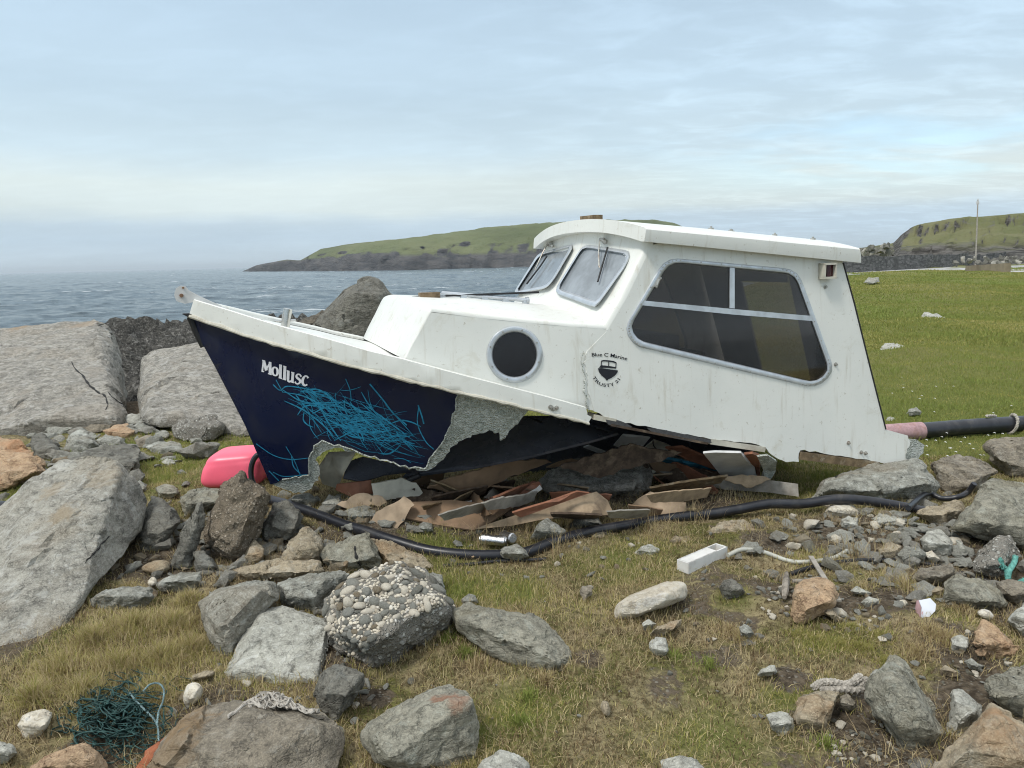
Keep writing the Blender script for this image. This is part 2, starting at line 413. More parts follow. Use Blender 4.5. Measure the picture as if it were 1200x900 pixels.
M['lining'] = simple('cabin_lining', (.14, .13, .12), .8, 0, .3, 5, .2)
M['creamply'] = simple('cream_board', (.58, .55, .46), .7, 0, .25, 9, .2, dirt=(.28, .22, .15, .45))
M['hardboard'] = simple('brown_hardboard', (.27, .175, .105), .75, 0, .3, 9, .25, dirt=(.10, .07, .05, .5))
M['redply'] = simple('red_brown_ply', (.30, .125, .07), .7, 0, .35, 10, .25, dirt=(.08, .05, .035, .5))
M['ply'] = simple('weathered_ply', (.42, .31, .20), .8, 0, .35, 14, .3, dirt=(.14, .10, .07, .6))
M['card'] = simple('wet_cardboard', (.44, .33, .225), .9, 0, .28, 10, .3, dirt=(.18, .13, .09, .5))
M['plank'] = simple('grey_plank', (.36, .33, .285), .85, 0, .35, 12, .5, dirt=(.16, .13, .10, .5))
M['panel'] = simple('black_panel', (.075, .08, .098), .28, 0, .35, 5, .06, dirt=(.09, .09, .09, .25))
M['greypl'] = simple('grey_plastic', (.62, .62, .61), .5, 0, .15, 8, .05, dirt=(.25, .23, .2, .4))
M['whitepl'] = simple('white_plastic', (.72, .71, .68), .5, 0, .12, 12, .05, dirt=(.40, .33, .24, .4))
M['pink'] = simple('pink_buoy_skin', (1.0, .15, .23), .38, 0, .08, 5, .03, dirt=(.85, .17, .20, .3))
M['bluecloth'] = simple('blue_fabric', (.02, .16, .25), .8, 0, .5, 12, .3)
M['can'] = simple('crumpled_can', (.75, .75, .76), .28, 1.0, .3, 30, .4)
M['rope'] = simple('bleached_rope', (.50, .46, .40), .9, 0, .4, 60, .6)
M['tealrope'] = simple('teal_rope', (.15, .42, .36), .8, 0, .4, 60, .6)
M['net'] = simple('green_net_twine', (.022, .075, .068), .7, 0, .6, 30, .2)
M['netblue'] = simple('pale_blue_twine', (.20, .30, .31), .7, 0, .5, 30, .2)
M['drift'] = simple('driftwood', (.34, .30, .25), .9, 0, .5, 24, .7, dirt=(.10, .08, .06, .6))
M['clear'] = simple('milky_hose', (.50, .50, .44), .3, 0, .2, 14, .05, dirt=(.30, .27, .2, .4))
M['redlens'] = simple('dark_red_lens', (.05, .008, .010), .2, 0, .3, 10, 0)
M['pinkwrap'] = simple('faded_pink_wrap', (.44, .28, .29), .8, 0, .3, 30, .3, dirt=(.34, .18, .14, .5))
M['rust'] = simple('rusty_strip', (.36, .12, .055), .9, 0, .4, 20, .6)
M['concrete'] = simple('stained_concrete', (.30, .245, .17), .9, 0, .3, 1.2, .5, dirt=(.15, .10, .055, .6))
M['cement'] = simple('grey_cement', (.33, .33, .32), .9, 0, .2, 1.0, .4)
M['paper'] = simple('white_shard', (.58, .60, .64), .5, 0, .06, 10, .05)
def glassmat(name, tint, body, mixbody, rough=.04):
    m = bpy.data.materials.new(name); m.use_nodes = True; t = NT(m.node_tree); m.node_tree.nodes.clear()
    o = t.new('ShaderNodeOutputMaterial'); tr = t.new('ShaderNodeBsdfTransparent'); tr.inputs[0].default_value = (*tint, 1)
    df = t.new('ShaderNodeBsdfDiffuse'); df.inputs[0].default_value = (*body, 1); gl = t.new('ShaderNodeBsdfGlossy'); gl.inputs['Roughness'].default_value = rough
    tc = t.new('ShaderNodeTexCoord'); n = t.noise(tc.outputs['Object'], 7, 6, .6, .3)
    m1 = t.new('ShaderNodeMixShader'); t.val(m1.inputs[0], t.mapr(n, .3, .75, mixbody*.8, min(1, mixbody*1.2))); t.l.new(tr.outputs[0], m1.inputs[1]); t.l.new(df.outputs[0], m1.inputs[2])
    fr = t.new('ShaderNodeFresnel'); fr.inputs[0].default_value = 1.5
    m2 = t.new('ShaderNodeMixShader'); t.l.new(fr.outputs[0], m2.inputs[0]); t.l.new(m1.outputs[0], m2.inputs[1]); t.l.new(gl.outputs[0], m2.inputs[2])
    t.l.new(m2.outputs[0], o.inputs[0]); return m
M['tinted'] = glassmat('tinted_glass', (.56, .515, .485), (.055, .05, .048), .20)
M['screen'] = glassmat('pale_grey_glass', (.42, .45, .47), (.40, .44, .47), .62, .12)  # pale grey diffuse body mixed into the transparent pane
M['port'] = glassmat('black_glass', (.05, .045, .045), (.013, .011, .012), .75, .08)

# ------------------------------------------------------------------ terrain
def zone_px(pxy, r): p = gp(*pxy); return (p[0], p[1], r)
# (pixel, radius m, lushness 0 bare .. 1 green) in the foreground
BARE = [zone_px(q, r) for q, r in [((1000, 625), .45), ((900, 640), .2), ((1060, 640), .5), ((1110, 655), .4), ((960, 700), .22), ((1030, 700), .25), ((1130, 760), .22), ((1150, 800), .2),
        ((990, 850), .25), ((1050, 890), .3), ((1090, 840), .2), ((260, 640), .6), ((340, 650), .5), ((200, 650), .4), ((420, 640), .35), ((440, 600), .45), ((560, 600), .5),
        ((700, 580), .6), ((820, 580), .5), ((380, 760), .35), ((250, 820), .2), ((120, 880), .2), ((690, 770), .09), ((60, 520), 1.0), ((130, 510), 1.0), ((30, 610), .5),
        ((440, 810), .10), ((925, 790), .12), ((1010, 820), .12), ((480, 590), .4), ((1180, 620), .5), ((1180, 700), .4), ((1170, 830), .3), ((1010, 690), .15)]]
GREEN = [zone_px(q, r) for q, r in [((230, 545), .9), ((190, 555), .6), ((540, 690), .28), ((600, 690), .22), ((960, 560), .7), ((1120, 515), .9), ((30, 580), .7), ((560, 860), .12), ((600, 830), .18), ((520, 640), .3),
        ((930, 820), .15), ((960, 745), .12), ((1040, 690), .12), ((980, 690), .1), ((620, 520), 1.2), ((860, 700), .1), ((740, 660), .3), ((830, 860), .2)]]
def zone(x, y):
    b = 0; g = 0
    for (cx, cy, r) in BARE: b = np.maximum(b, np.exp(-((x-cx)**2+(y-cy)**2)/(r*r)*1.2))
    for (cx, cy, r) in GREEN: g = np.maximum(g, np.exp(-((x-cx)**2+(y-cy)**2)/(r*r)*1.1))
    far = sstep(5.2, 6.6, y+.12*np.abs(x)); sh = np.shape(x)
    nz = fbm(np.c_[np.ravel(x)*2.3, np.ravel(y)*2.3, np.ravel(x)*0+31], 4).reshape(sh) if np.size(x) > 4 else 0
    b = np.maximum(b, .62*sstep(.30, .70, nz)*(1-g)*(1-sstep(4.2, 4.8, y)))
    g = np.maximum(g, far*(x > -1.6)); b = b*(1-far)
    b = np.maximum(b, sstep(6.6, 8.5, y)*(x < -1.2))
    return b, g
xs = np.unique(np.r_[np.arange(-4, 5, .035), np.arange(-9, -4, .12), np.arange(5, 14, .12), np.arange(-40, -9, 1.2), np.arange(14, 160, 1.5), -400, 500])
ys = np.unique(np.r_[np.arange(-3, 1.6, .3), np.arange(1.6, 6.4, .03), np.arange(6.4, 14, .09), np.arange(14, 30, .4), np.arange(30, 170, 2.0), 400])
GX, GY = np.meshgrid(xs, ys); gx, gy = GX.ravel(), GY.ravel()
zb, zg = zone(gx, gy)
gz = g0(gx, gy)
P2 = np.c_[gx, gy, gx*0]
gz = gz + .030*fbm(P2*2.2, 3)*sstep(14, 7, gy) + .014*fbm(P2*9, 3)*(1-zg*.4)*sstep(9, 6, gy) + .12*fbm(P2*.35+9, 3)*sstep(6, 12, gy) + .05*fbm(P2*1.3+5, 2)*sstep(5.8, 8, gy)
nx, ny = len(xs), len(ys)
idx = np.arange(nx*ny).reshape(ny, nx)
q = np.c_[idx[:-1, :-1].ravel(), idx[:-1, 1:].ravel(), idx[1:, 1:].ravel(), idx[1:, :-1].ravel()]
def np_mesh(name, V, Q, mat, smooth=True):
    me = bpy.data.meshes.new(name); n = len(Q); k = Q.shape[1]
    me.vertices.add(len(V)); me.vertices.foreach_set('co', np.asarray(V, np.float32).ravel())
    me.loops.add(n*k); me.loops.foreach_set('vertex_index', Q.astype(np.int32).ravel())
    me.polygons.add(n); me.polygons.foreach_set('loop_start', np.arange(n, dtype=np.int32)*k); me.polygons.foreach_set('loop_total', np.full(n, k, np.int32))
    if smooth: me.polygons.foreach_set('use_smooth', np.ones(n, bool))
    me.update(calc_edges=True); me.materials.append(mat)
    o = bpy.data.objects.new(name, me); COL.objects.link(o); return o
def groundmat():
    m, t, b, co = material('turf_and_soil')
    a1 = t.new('ShaderNodeAttribute'); a1.attribute_name = 'bare'; a2 = t.new('ShaderNodeAttribute'); a2.attribute_name = 'lush'
    n1 = t.noise(co, 3, 7, .62, .4); n2 = t.noise(co, 26, 7, .68, .3); n3 = t.noise(co, .22, 5, .6, .3); n5 = t.noise(co, 90, 5, .7)
    dry = t.mix(t.mapr(n2, .36, .64), (.42, .345, .20), (.14, .11, .06))
    dry = t.mix(t.mapr(n1, .40, .62), dry, t.mix(t.mapr(n2, .35, .65), (.20, .195, .06), (.09, .095, .03)))
    dry = t.mix(t.math('MULTIPLY', t.mapr(n5, .5, .65), .5), dry, (.33, .27, .17))
    grass = t.mix(t.mapr(n3, .38, .62), (.165, .185, .05), (.215, .215, .075))
    grass = t.mix(t.math('MULTIPLY', t.mapr(n2, .45, .66), .5), grass, (.09, .12, .026))
    grass = t.mix(t.math('MULTIPLY', t.mapr(t.noise(co, 1.1, 6, .66), .56, .7), .45), grass, (.20, .17, .075))
    vo = t.new('ShaderNodeTexVoronoi'); vo.inputs['Scale'].default_value = 62; dn = t.new('ShaderNodeTexNoise'); dn.inputs['Scale'].default_value = 40; dn.inputs['Detail'].default_value = 5; t.l.new(co, dn.inputs['Vector']); ma = t.new('ShaderNodeVectorMath'); ma.operation = 'MULTIPLY_ADD'; ma.inputs[1].default_value = (.022,)*3; t.l.new(dn.outputs[1], ma.inputs[0]); t.l.new(co, ma.inputs[2]); t.l.new(ma.outputs[0], vo.inputs['Vector'])
    sc = t.new('ShaderNodeSeparateColor'); t.l.new(vo.outputs[1], sc.inputs[0])
    soil = t.mix(t.mapr(n2, .35, .65), (.062, .048, .034), (.19, .152, .108))
    grav = t.mix(sc.outputs[0], (.10, .088, .07), (.30, .27, .22))
    soil = t.mix(t.math('MULTIPLY', t.mapr(vo.outputs[0], .48, .30), t.mapr(sc.outputs[1], .50, .58)), soil, grav)
    col = t.mix(a2.outputs['Fac'], dry, t.mix(t.math('MULTIPLY', t.mapr(t.noise(co, .09, 6, .6, .5), .46, .62), .5), grass, (.20, .185, .075))); col = t.mix(t.mapr(t.math('ADD', a1.outputs['Fac'], t.math('MULTIPLY', t.math('SUBTRACT', n2, .5), .9)), .38, .62), col, soil)
    t.val(b.inputs['Base Color'], col); b.inputs['Roughness'].default_value = .95; b.inputs['Specular IOR Level'].default_value = .1
    bump(t, b, t.math('ADD', t.math('ADD', n2, n5), t.math('MULTIPLY', t.mapr(vo.outputs[0], .5, .1), .5)), .8, .03); return m
ground = np_mesh('ground', np.c_[gx, gy, gz], q, groundmat())
for nm, arr in (('bare', zb), ('lush', zg)):
    at_ = ground.data.attributes.new(nm, 'FLOAT', 'POINT'); at_.data.foreach_set('value', arr.astype(np.float32))
tag(ground, kind='structure')
def gh(x, y):
    x = np.atleast_1d(np.asarray(x, float)); y = np.atleast_1d(np.asarray(y, float))
    i = np.clip(np.searchsorted(xs, x)-1, 0, nx-2); j = np.clip(np.searchsorted(ys, y)-1, 0, ny-2)
    fx = (x-xs[i])/(xs[i+1]-xs[i]); fy = (y-ys[j])/(ys[j+1]-ys[j]); Zg = gz.reshape(ny, nx)
    return Zg[j, i]*(1-fx)*(1-fy)+Zg[j, i+1]*fx*(1-fy)+Zg[j+1, i]*(1-fx)*fy+Zg[j+1, i+1]*fx*fy

# sea
def seamat():
    m, t, b, co = material('sea_water')
    v = t.scalev(co, (1.0, 1.0, 1.0), (0, 0, 0), (0, 0, .25))
    a = t.noise(t.scalev(v, (.16, .42, 1)), 1.0, 8, .66, .6); c = t.noise(t.scalev(v, (.035, .11, 1)), 1.0, 6, .6, .5); d = t.noise(t.scalev(v, (.012, .028, 1)), 1.0, 5, .6, .5)
    col = t.mix(t.mapr(d, .35, .65), (.10, .14, .165), (.135, .175, .195))
    col = t.mix(t.math('MULTIPLY', t.mapr(a, .40, .66), .6), col, (.022, .042, .062))
    ca = t.new('ShaderNodeAttribute'); ca.attribute_name = 'crest'; foam = t.math('MULTIPLY', t.mapr(a, .50, .60), t.mapr(ca.outputs['Fac'], .45, .85))
    col = t.mix(t.math('MULTIPLY', foam, .8), col, (.62, .66, .68))
    t.val(b.inputs['Base Color'], col); t.val(b.inputs['Roughness'], t.mapr(foam, 0, 1, .20, .8)); b.inputs['IOR'].default_value = 1.33
    bump(t, b, t.math('ADD', t.math('MULTIPLY', a, .9), t.math('MULTIPLY', c, 2.2)), 1.0, 1.1); return m
SEAm = seamat()
R = 60000
sx = np.r_[-R, -8000, -2000, -600, -200, -60, -20, 0, 30, 80, 200, 600, 2000, 8000, R]; sy = np.r_[-200, 5, 20, 40, 80, 160, 320, 640, 1300, 3000, 8000, R]
SX, SY = np.meshgrid(sx, sy); idx = np.arange(SX.size).reshape(SX.shape)
def quads(shape):
    idx = np.arange(shape[0]*shape[1]).reshape(shape); return np.c_[idx[:-1, :-1].ravel(), idx[:-1, 1:].ravel(), idx[1:, 1:].ravel(), idx[1:, :-1].ravel()]
sea = np_mesh('sea', np.c_[SX.ravel(), SY.ravel(), np.full(SX.size, SEA-.9)], quads(SX.shape), SEAm)
tag(sea, kind='structure')
# the bay itself: choppy water, real wave heights, finer near the shore
wa = np.radians(np.linspace(-46, 14, 900)); wr = np.geomspace(24, 2600, 430); WA, WRr = np.meshgrid(wa, wr); wx, wy = (np.sin(WA)*WRr).ravel(), (np.cos(WA)*WRr).ravel()
wu, wv = wx*.96+wy*.28, -wx*.28+wy*.96
sw = .34*fbm(np.c_[wu*.045, wv*.14, wu*0], 2)+.26*(1-2*np.abs(fbm(np.c_[wu*.13, wv*.34, wu*0+7], 3)))+.12*fbm(np.c_[wu*.5, wv*1.1, wu*0+3], 2)
wz = SEA+.72*sw*np.clip(wr.repeat(900)/90, .5, 1.35)
bay = np_mesh('sea', np.c_[wx, wy, wz], quads(WA.shape), SEAm); tag(bay, kind='structure')
cr = bay.data.attributes.new('crest', 'FLOAT', 'POINT'); cr.data.foreach_set('value', np.clip((sw-.34)*3.5+.9*fbm(np.c_[wu*.02, wv*.05, wu*0+2], 3), 0, 1).astype(np.float32))

# headland across the water, and the hill behind the road
def hillmat(name, g1, g2, r1, r2, lo, hi, nscale, slope=(.80, .93), wob=4):
    m, t, b, co = material(name)
    geo = t.new('ShaderNodeNewGeometry'); sp = t.new('ShaderNodeSeparateXYZ'); t.l.new(geo.outputs['Normal'], sp.inputs[0])
    pp = t.new('ShaderNodeSeparateXYZ'); t.l.new(co, pp.inputs[0])
    n = t.noise(co, nscale, 8, .65, .4); n2 = t.noise(t.scalev(co, (1, 1, 4)), nscale*5, 7, .68, .4); n3 = t.noise(co, nscale*.35, 5, .6, .4)
    gr = t.mix(t.mapr(n, .36, .66), g1, g2); gr = t.mix(t.math('MULTIPLY', t.mapr(n3, .5, .62), .6), gr, tuple(c*.62 for c in g1)); gr = t.mix(t.math('MULTIPLY', t.mapr(n2, .5, .7), .35), gr, tuple(c*.5 for c in g2))
    ro = t.mix(t.mapr(n2, .36, .62), r1, r2)
    h = t.math('ADD', pp.outputs[2], t.math('MULTIPLY', t.math('SUBTRACT', n, .5), (hi-lo)*wob))
    byh = t.mapr(h, hi, lo)
    bys = t.mapr(t.math('ADD', sp.outputs[2], t.math('MULTIPLY', t.math('SUBTRACT', n2, .5), .25)), slope[1], slope[0])
    fac = t.math('MAXIMUM', byh, bys)
    t.val(b.inputs['Base Color'], t.mix(fac, gr, ro)); b.inputs['Roughness'].default_value = .95; b.inputs['Specular IOR Level'].default_value = .1
    bump(t, b, t.math('ADD', n, n2), .8, .25/nscale*.2); return m
def interp(lst, x): return float(np.interp(x, [p[0] for p in lst], [p[1] for p in lst]))
crest = px('284,318 300,311 335,304 352,305 376,292 402,287 470,280 560,268 640,260.5 700,258 770,257.5 790,261 800,266 845,286 880,303')
water = px('284,318.5 400,317.5 470,317 540,315 620,313 700,311 880,305.5')
clif = px('284,.9 335,.85 352,.75 376,.55 402,.50 470,.46 560,.40 640,.38 760,.40 880,.7')
rows = []
for i in range(150):
    x = 284+(880-284)*i/149
    dsea = ray(x, interp(water, x)); ds = min((EYE-SEA)/max(-dsea[2], .0028), 1500.0)
    sh = CAM+dsea*ds
    top = CAM+ray(x, interp(crest, x))*(ds*1.10 if x > 360 else ds*1.02); htop = max(top[2]-SEA, .5)
    azx = np.array([top[0]-sh[0], top[1]-sh[1]])
    cf = interp(clif, x); row = []
    for k in range(26):
        tt = k/17
        if tt <= .16: z = htop*cf*min(1, (tt/.16))**.75
        else:
            w = min((tt-.16)/.84, 1); z = htop*(cf+(1-cf)*math.sin(w*math.pi/2)**.85)
        if tt > 1: z = htop*max(1-(tt-1)*2.2, -.1)
        n_ = float(fbm(np.array([[x*.09, tt*5, 3.3]]), 4)[0]); n2_ = float(fbm(np.array([[x*.31, tt*7, 8.3]]), 3)[0])
        jit = 1+(.02*n_ if tt > .2 else .22*n_+.12*n2_)
        wob = (.10*n_+.04*n2_) if tt < .3 else 0
        row.append((sh[0]+azx[0]*(tt+wob), sh[1]+azx[1]*(tt+wob), SEA-.5+z*jit+(.5 if tt > .9 else 0)))
    rows.append(row)
mb = MB(); mb.grid(rows)
hd = mb.build('headland', hillmat('headland_turf', (.125, .148, .068), (.160, .172, .088), (.066, .066, .070), (.112, .106, .104), SEA+11, SEA+15, .010, (.66, .78), 2.2), loc=(0, 0, 0), angle=0); tag(hd, kind='structure')
crest2 = px('985,293 1012,290 1030,287.5 1046,285 1055,275 1066,269 1080,264.5 1110,259 1150,256 1200,252 1300,249 1420,251')
rows = []
for i in range(170):
    x = 985+(1420-985)*i/169
    f_ = ray(x, 303); f_ = f_/math.hypot(f_[0], f_[1]); D0, D1 = 88.0, 138.0
    ct = ray(x, interp(crest2, x)); ct = ct/math.hypot(ct[0], ct[1]); zt = EYE+ct[2]*D1
    row = []
    for k in range(34):
        tt = k/22; D = D0+(D1-D0)*tt
        if tt <= 1: z = -1.0+(zt+1.0)*(.10+.90*(tt**.8))
        else: z = zt-(tt-1)*7
        n_ = float(fbm(np.array([[x*.06, tt*4, 1.3]]), 4)[0])
        # eroded peat banks: steps in the slope
        for c0, hgt in ((.42, .8), (.66, .6), (.80, 1.1)):
            z += hgt*(float(sstep(c0+.06*n_-.012, c0+.06*n_+.012, tt))-tt*.9)*1.3*float(sstep(1050, 1075, x))
        z += .35*n_*float(sstep(0, .4, tt))*float(sstep(1.05, .8, tt))
        p = CAM+f_*D; row.append((p[0], p[1], z))
    rows.append(row)
mb = MB(); mb.grid(rows)
hl = mb.build('hill', hillmat('hill_turf', (.125, .135, .06), (.165, .16, .082), (.14, .132, .12), (.035, .032, .028), 1.2, 2.8, .10, (.85, .955)), loc=(0, 0, 0), angle=0); tag(hl, kind='structure')

# dark tidal rock between the slabs and the sea
rx = np.arange(-17, 3, .11); ry = np.arange(9.0, 31, .12)
RX, RY = np.meshgrid(rx, ry); a, c = RX.ravel(), RY.ravel()
base = np.interp(c, [9, 12, 18, 23, 27, 31], [-.75, -.60, -.28, -.06, -1.7, -5.5])
ang = .35; u_ = a*math.cos(ang)+c*math.sin(ang); v_ = -a*math.sin(ang)+c*math.cos(ang)
rid = 1-np.abs(fbm(np.c_[u_*.45, v_*1.3, u_*0], 4)); rid2 = 1-np.abs(fbm(np.c_[u_*1.7, v_*4.0, u_*0+4], 3))
hz = base+.46*(rid-.72)+.30*(rid2-.6)+.10*np.sign(fbm(np.c_[u_*2.2, v_*6.5, u_*0+11], 2))-4.5*sstep(-2.5, 1.5, a)-1.3*sstep(-.2, -1.6, a+.52*c)
idx = np.arange(a.size).reshape(RX.shape)
sr = np_mesh('shore_rock', np.c_[a, c, hz], np.c_[idx[:-1, :-1].ravel(), idx[:-1, 1:].ravel(), idx[1:, 1:].ravel(), idx[1:, :-1].ravel()], RM['shore'], smooth=False); tag(sr, kind='structure')
# ------------------------------------------------------------------ the wrecked boat
TH = math.radians(20)
bf = np.array([-math.cos(TH), -math.sin(TH), 0]); bp = np.array([math.sin(TH), -math.cos(TH), 0]); bz = np.array([0, 0, 1.0])
HWE = .86
BO = at(757, 275, 4.4); BO = np.array([BO[0], BO[1], 0]) - bp*HWE          # local u aft, v to port, z up
def B2W(u, v, z): return BO - bf*u + bp*v + bz*z
def W2B(p): q = np.asarray(p)-BO; return float(-(q @ bf)), float(q @ bp), float(q[2])
def mirror(p): u, v, z = W2B(p); return B2W(u, -v, z)
def beam(u):
    s = min(max((u+2.50)/2.25, 0), 1); return .93*(1-(1-s)**2.5)
USTEM = [(0.0, -1.98), (.28, -2.13), (.60, -2.30), (.95, -2.41), (1.2, -2.46), (1.45, -2.50)]
def stem_u(z): return interp(USTEM, z)
def hull_v(u, z):
    s = min(max((u-stem_u(z))/2.25, 0), 1)
    wz = .92-.30*max(1.15-.28*(u+2.5)*.6-z, 0)**1.2
    return max(wz, .3)*(1-(1-s)**2.3)
def gun_v(u, z): return beam(u)+.02
def side_v(u, z): return .795+.055*(1.62-z)
def cabin_v(u, z):
    t = max(-.25-u, 0); return side_v(u, z)-.115*t**1.6
def onsurf(vf, off=0.0):
    def f(x, y):
        d = ray(x, y); a = 2.6; n = (d @ bp)
        def g(t): u, v, z = W2B(CAM+d*t); return v-vf(u, z)-off
        prev = a; t = a; hit = None
        while t < 7:
            if g(t) <= 0: hit = (prev, t); break
            prev = t; t += .04
        if hit is None: # nearest approach (stem line): fall on the centre plane
            t = ((BO-CAM) @ bp)/n; return CAM+d*t
        lo, hi = hit
        for _ in range(24):
            m = .5*(lo+hi)
            if g(m) <= 0: hi = m
            else: lo = m
        return CAM+d*hi
    return f
def onplane(v0, off=0.0):
    def f(x, y): d = ray(x, y); return CAM+d*(((BO+bp*(v0+off)-CAM) @ bp)/(d @ bp))
    f.is_pt = True; return f
def patch(mb, poly, vf, th, step=14, holes=(), off=0.0, both=False, vmin=.0):
    pt = getattr(vf, 'is_pt', False); sf = vf if pt else onsurf(vf, off)
    P, T = cdt(poly, step, holes); P3 = [sf(*p) for p in P]
    if both:
        P3 = [p if W2B(p)[1] > vmin else B2W(W2B(p)[0], vmin, W2B(p)[2]) for p in P3]
    shell(mb, P3, T, -bp*th)
    if both: shell(mb, [mirror(p) for p in P3], [f[::-1] for f in T], bp*th)
    return P3
boat = empty('wrecked_boat', B2W(-.2, 0, 0.05), 'broken white and navy cabin boat, its lower hull torn away, resting on debris and rocks', 'boat')

# hull
tear = ragged(px('331,562 352,559 361,557 362,537 369,524 377,515 392,521 415,528 448,539 480,548 496,550 507,535 516,523 522,511 528,497 533,481 537,463'), 1.6, 5, 3)
hull_top = px('537,462 480,447 428,434 375,420 330,407 285,394 250,382 223,372')
stem = px('231,390 240,408 252,430 270,465 287,498 302,533 317,568')
hp = hull_top+stem+[(324, 566)]+tear
mb = MB(); patch(mb, hp, hull_v, .012, 13, both=True)
hull = mb.build('hull', M['navy'], boat)
bm = bmesh.new(); bm.from_mesh(hull.data); bmesh.ops.remove_doubles(bm, verts=bm.verts, dist=2e-4); bm.to_mesh(hull.data); bm.free()
f1 = ragged(px('318,567 330,571 343,578 355,577 364,574 372,562 376,552 370,540 379,530 392,525 415,530'), 1.5, 4, 5)
f1 += px('392,519 377,513 368,522 361,536 360,556 345,558 331,561 324,565')
f2 = ragged(px('480,547 490,551 500,551 508,548 516,541 524,532 531,523 541,515 551,511 562,509 574,505 584,508 587,515 592,514 600,502 608,493 614,486 621,479'), 1.6, 4, 6)
f2 += px('580,470 538,461 532,482 527,498 515,522 506,534 496,549')
mb = MB(); patch(mb, f1, hull_v, .014, 9, off=-.006, both=True); patch(mb, f2, hull_v, .016, 9, off=-.006, both=True)
mb.build('torn_fibreglass', M['fibre'], boat, split=True)
# light broken lip all along the tear
lip = [onsurf(hull_v, .001)(*q) for q in tear]; mb = MB(); mb.tube(lip, .0055, 5)
mb.tube([mirror(q) for q in lip], .0055, 5); mb.build('broken_edge', M['fibre'], boat, split=True)
# stem band
mb = MB(); st = [onplane(.0)(*q) for q in px('223,371 231,390 239,406')]
mb.tube(st, .022, 8); mb.build('stem_band', M['rubber'], boat)

# gunwale moulding: outer face, cap and inner face
gtop = px('227,351.5 245,357 265,363 300,374 330,383 365,392.5 400,402 430,411 472,421 520,434 580,449.5 640,465 687,478')
gbot = px('221,371 250,380 285,393 330,406 375,419 428,433.5 480,446.5 537,461 580,470 620,480 655,488 690,497')
gp_poly = gtop+ragged(px('687,478 689,486 693,489 690,497'), .8, 3, 4)[1:]+gbot[::-1][1:]
mb = MB(); patch(mb, gp_poly, gun_v, .03, 12, both=True)
sf = onsurf(gun_v)
capo = [sf(*q) for q in resample(gtop, 14, closed=False)]
rows = []
for p in capo:
    u, v, z = W2B(p); v = max(v, .02); iv = max(v-.075, .006); iv2 = max(v-.085, .004)
    rows.append([B2W(u, v, z-.012), B2W(u, v-.004, z-.002), B2W(u, max(v-.014, .01), z+.004), B2W(u, iv+.0, z+.003), B2W(u, iv2, z-.006), B2W(u, iv2, z-.07)])
mb.grid(rows); mb.grid([[mirror(p) for p in r][::-1] for r in rows])
gun = mb.build('gunwale', M['gel'], boat, angle=50)
mb = MB(); rs_ = [sf(x, y-.5) for x, y in resample(gbot, 9, closed=False)]; rnd = random.Random(2)
rs_ = [p+bp*.004+bz*rnd.uniform(-.004, .003) for p in rs_]
mb.tube(rs_, [.009+rnd.uniform(-.003, .004) for _ in rs_], 7); mb.tube([mirror(p) for p in rs_], .010, 7)
mb.build('rubbing_strake', M['creamply'], boat, split=True)
# foredeck
rows = []
for p in capo:
    u, v, z = W2B(p); w = max(v-.08, .002)
    if u > -.5: continue
    rows.append([B2W(u, w*(1-2*k/10), z-.028+.045*min(1, w)*(1-(1-2*k/10)**2)) for k in range(11)])
mb = MB(); mb.grid(rows); deck = mb.build('foredeck', M['gel'], boat)
rows = []
for p in capo:
    u, v, z = W2B(p); w = max(v-.095, .0)
    if u < -2.02 or u > -1.35: continue
    rows.append([B2W(u, w-.10*k/4, z-.022+.045*min(1, w)*(1-((w-.10*k/4)/max(w+.015, .01))**2)) for k in range(5)])
mb = MB(); mb.grid(rows); mb.grid([[mirror(q) for q in r][::-1] for r in rows])
mb.build('deck_grip', M['grip'], boat, split=True)

# coachroof -------------------------------------------------------------------
ctop = px('508,367 560,372.5 620,378.5 670,383 704,385')            # start of the rounded edge
cbase = px('474,424 520,436 580,451 640,467 690,480')
crack = ragged(px('690,482 688,470 684,455 686,440 681,425 684,412'), 1.5, 4, 9)
porth = [(603+33*math.cos(a), 415.5+33.5*math.sin(a)) for a in np.linspace(0, 2*math.pi, 40, endpoint=False)]
poly = px('473.6,424 481.6,407.6 492.8,388 502,371 506,366')+ctop[1:]+px('718,388 718,410 712,430 706,450 700,482')+cbase[::-1][:-1]
mb = MB(); patch(mb, poly, cabin_v, .012, 15, holes=[[(603+(x-603)*.8, 415.5+(y-415.5)*.8) for x, y in porth]], both=True, off=-.0012)
sfc = onsurf(cabin_v)
def arcrow(p, r, camber, n=14, bulge=0.0):
    """cross-section from the port edge over the top to starboard"""
    u, v, z = W2B(p); row = []
    for k in range(6):
        a = k/5*math.pi/2; row.append((v-r*(1-math.cos(a)), z+r*math.sin(a)))
    vi = v-r
    for k in range(1, n): s = 1-2*k/n; row.append((vi*s, z+r+camber*(1-s*s)))
    for k in range(5, -1, -1):
        a = k/5*math.pi/2; row.append((-(v-r*(1-math.cos(a))), z+r*math.sin(a)))
    vm = v
    return [B2W(u-bulge*(1-(q[0]/vm)**2), q[0], q[1]) for q in row]
CAMB = .075
sfe = onsurf(cabin_v, -.0012); edge = [sfe(*q) for q in resample(px('506,365.5')+ctop[1:]+[(716, 386), (738, 388.5)], 12, closed=False)]
rows = [arcrow(p, .028, CAMB*min(1, .55+.06*i), bulge=.025*max(0, 1-i/8)) for i, p in enumerate(edge)]
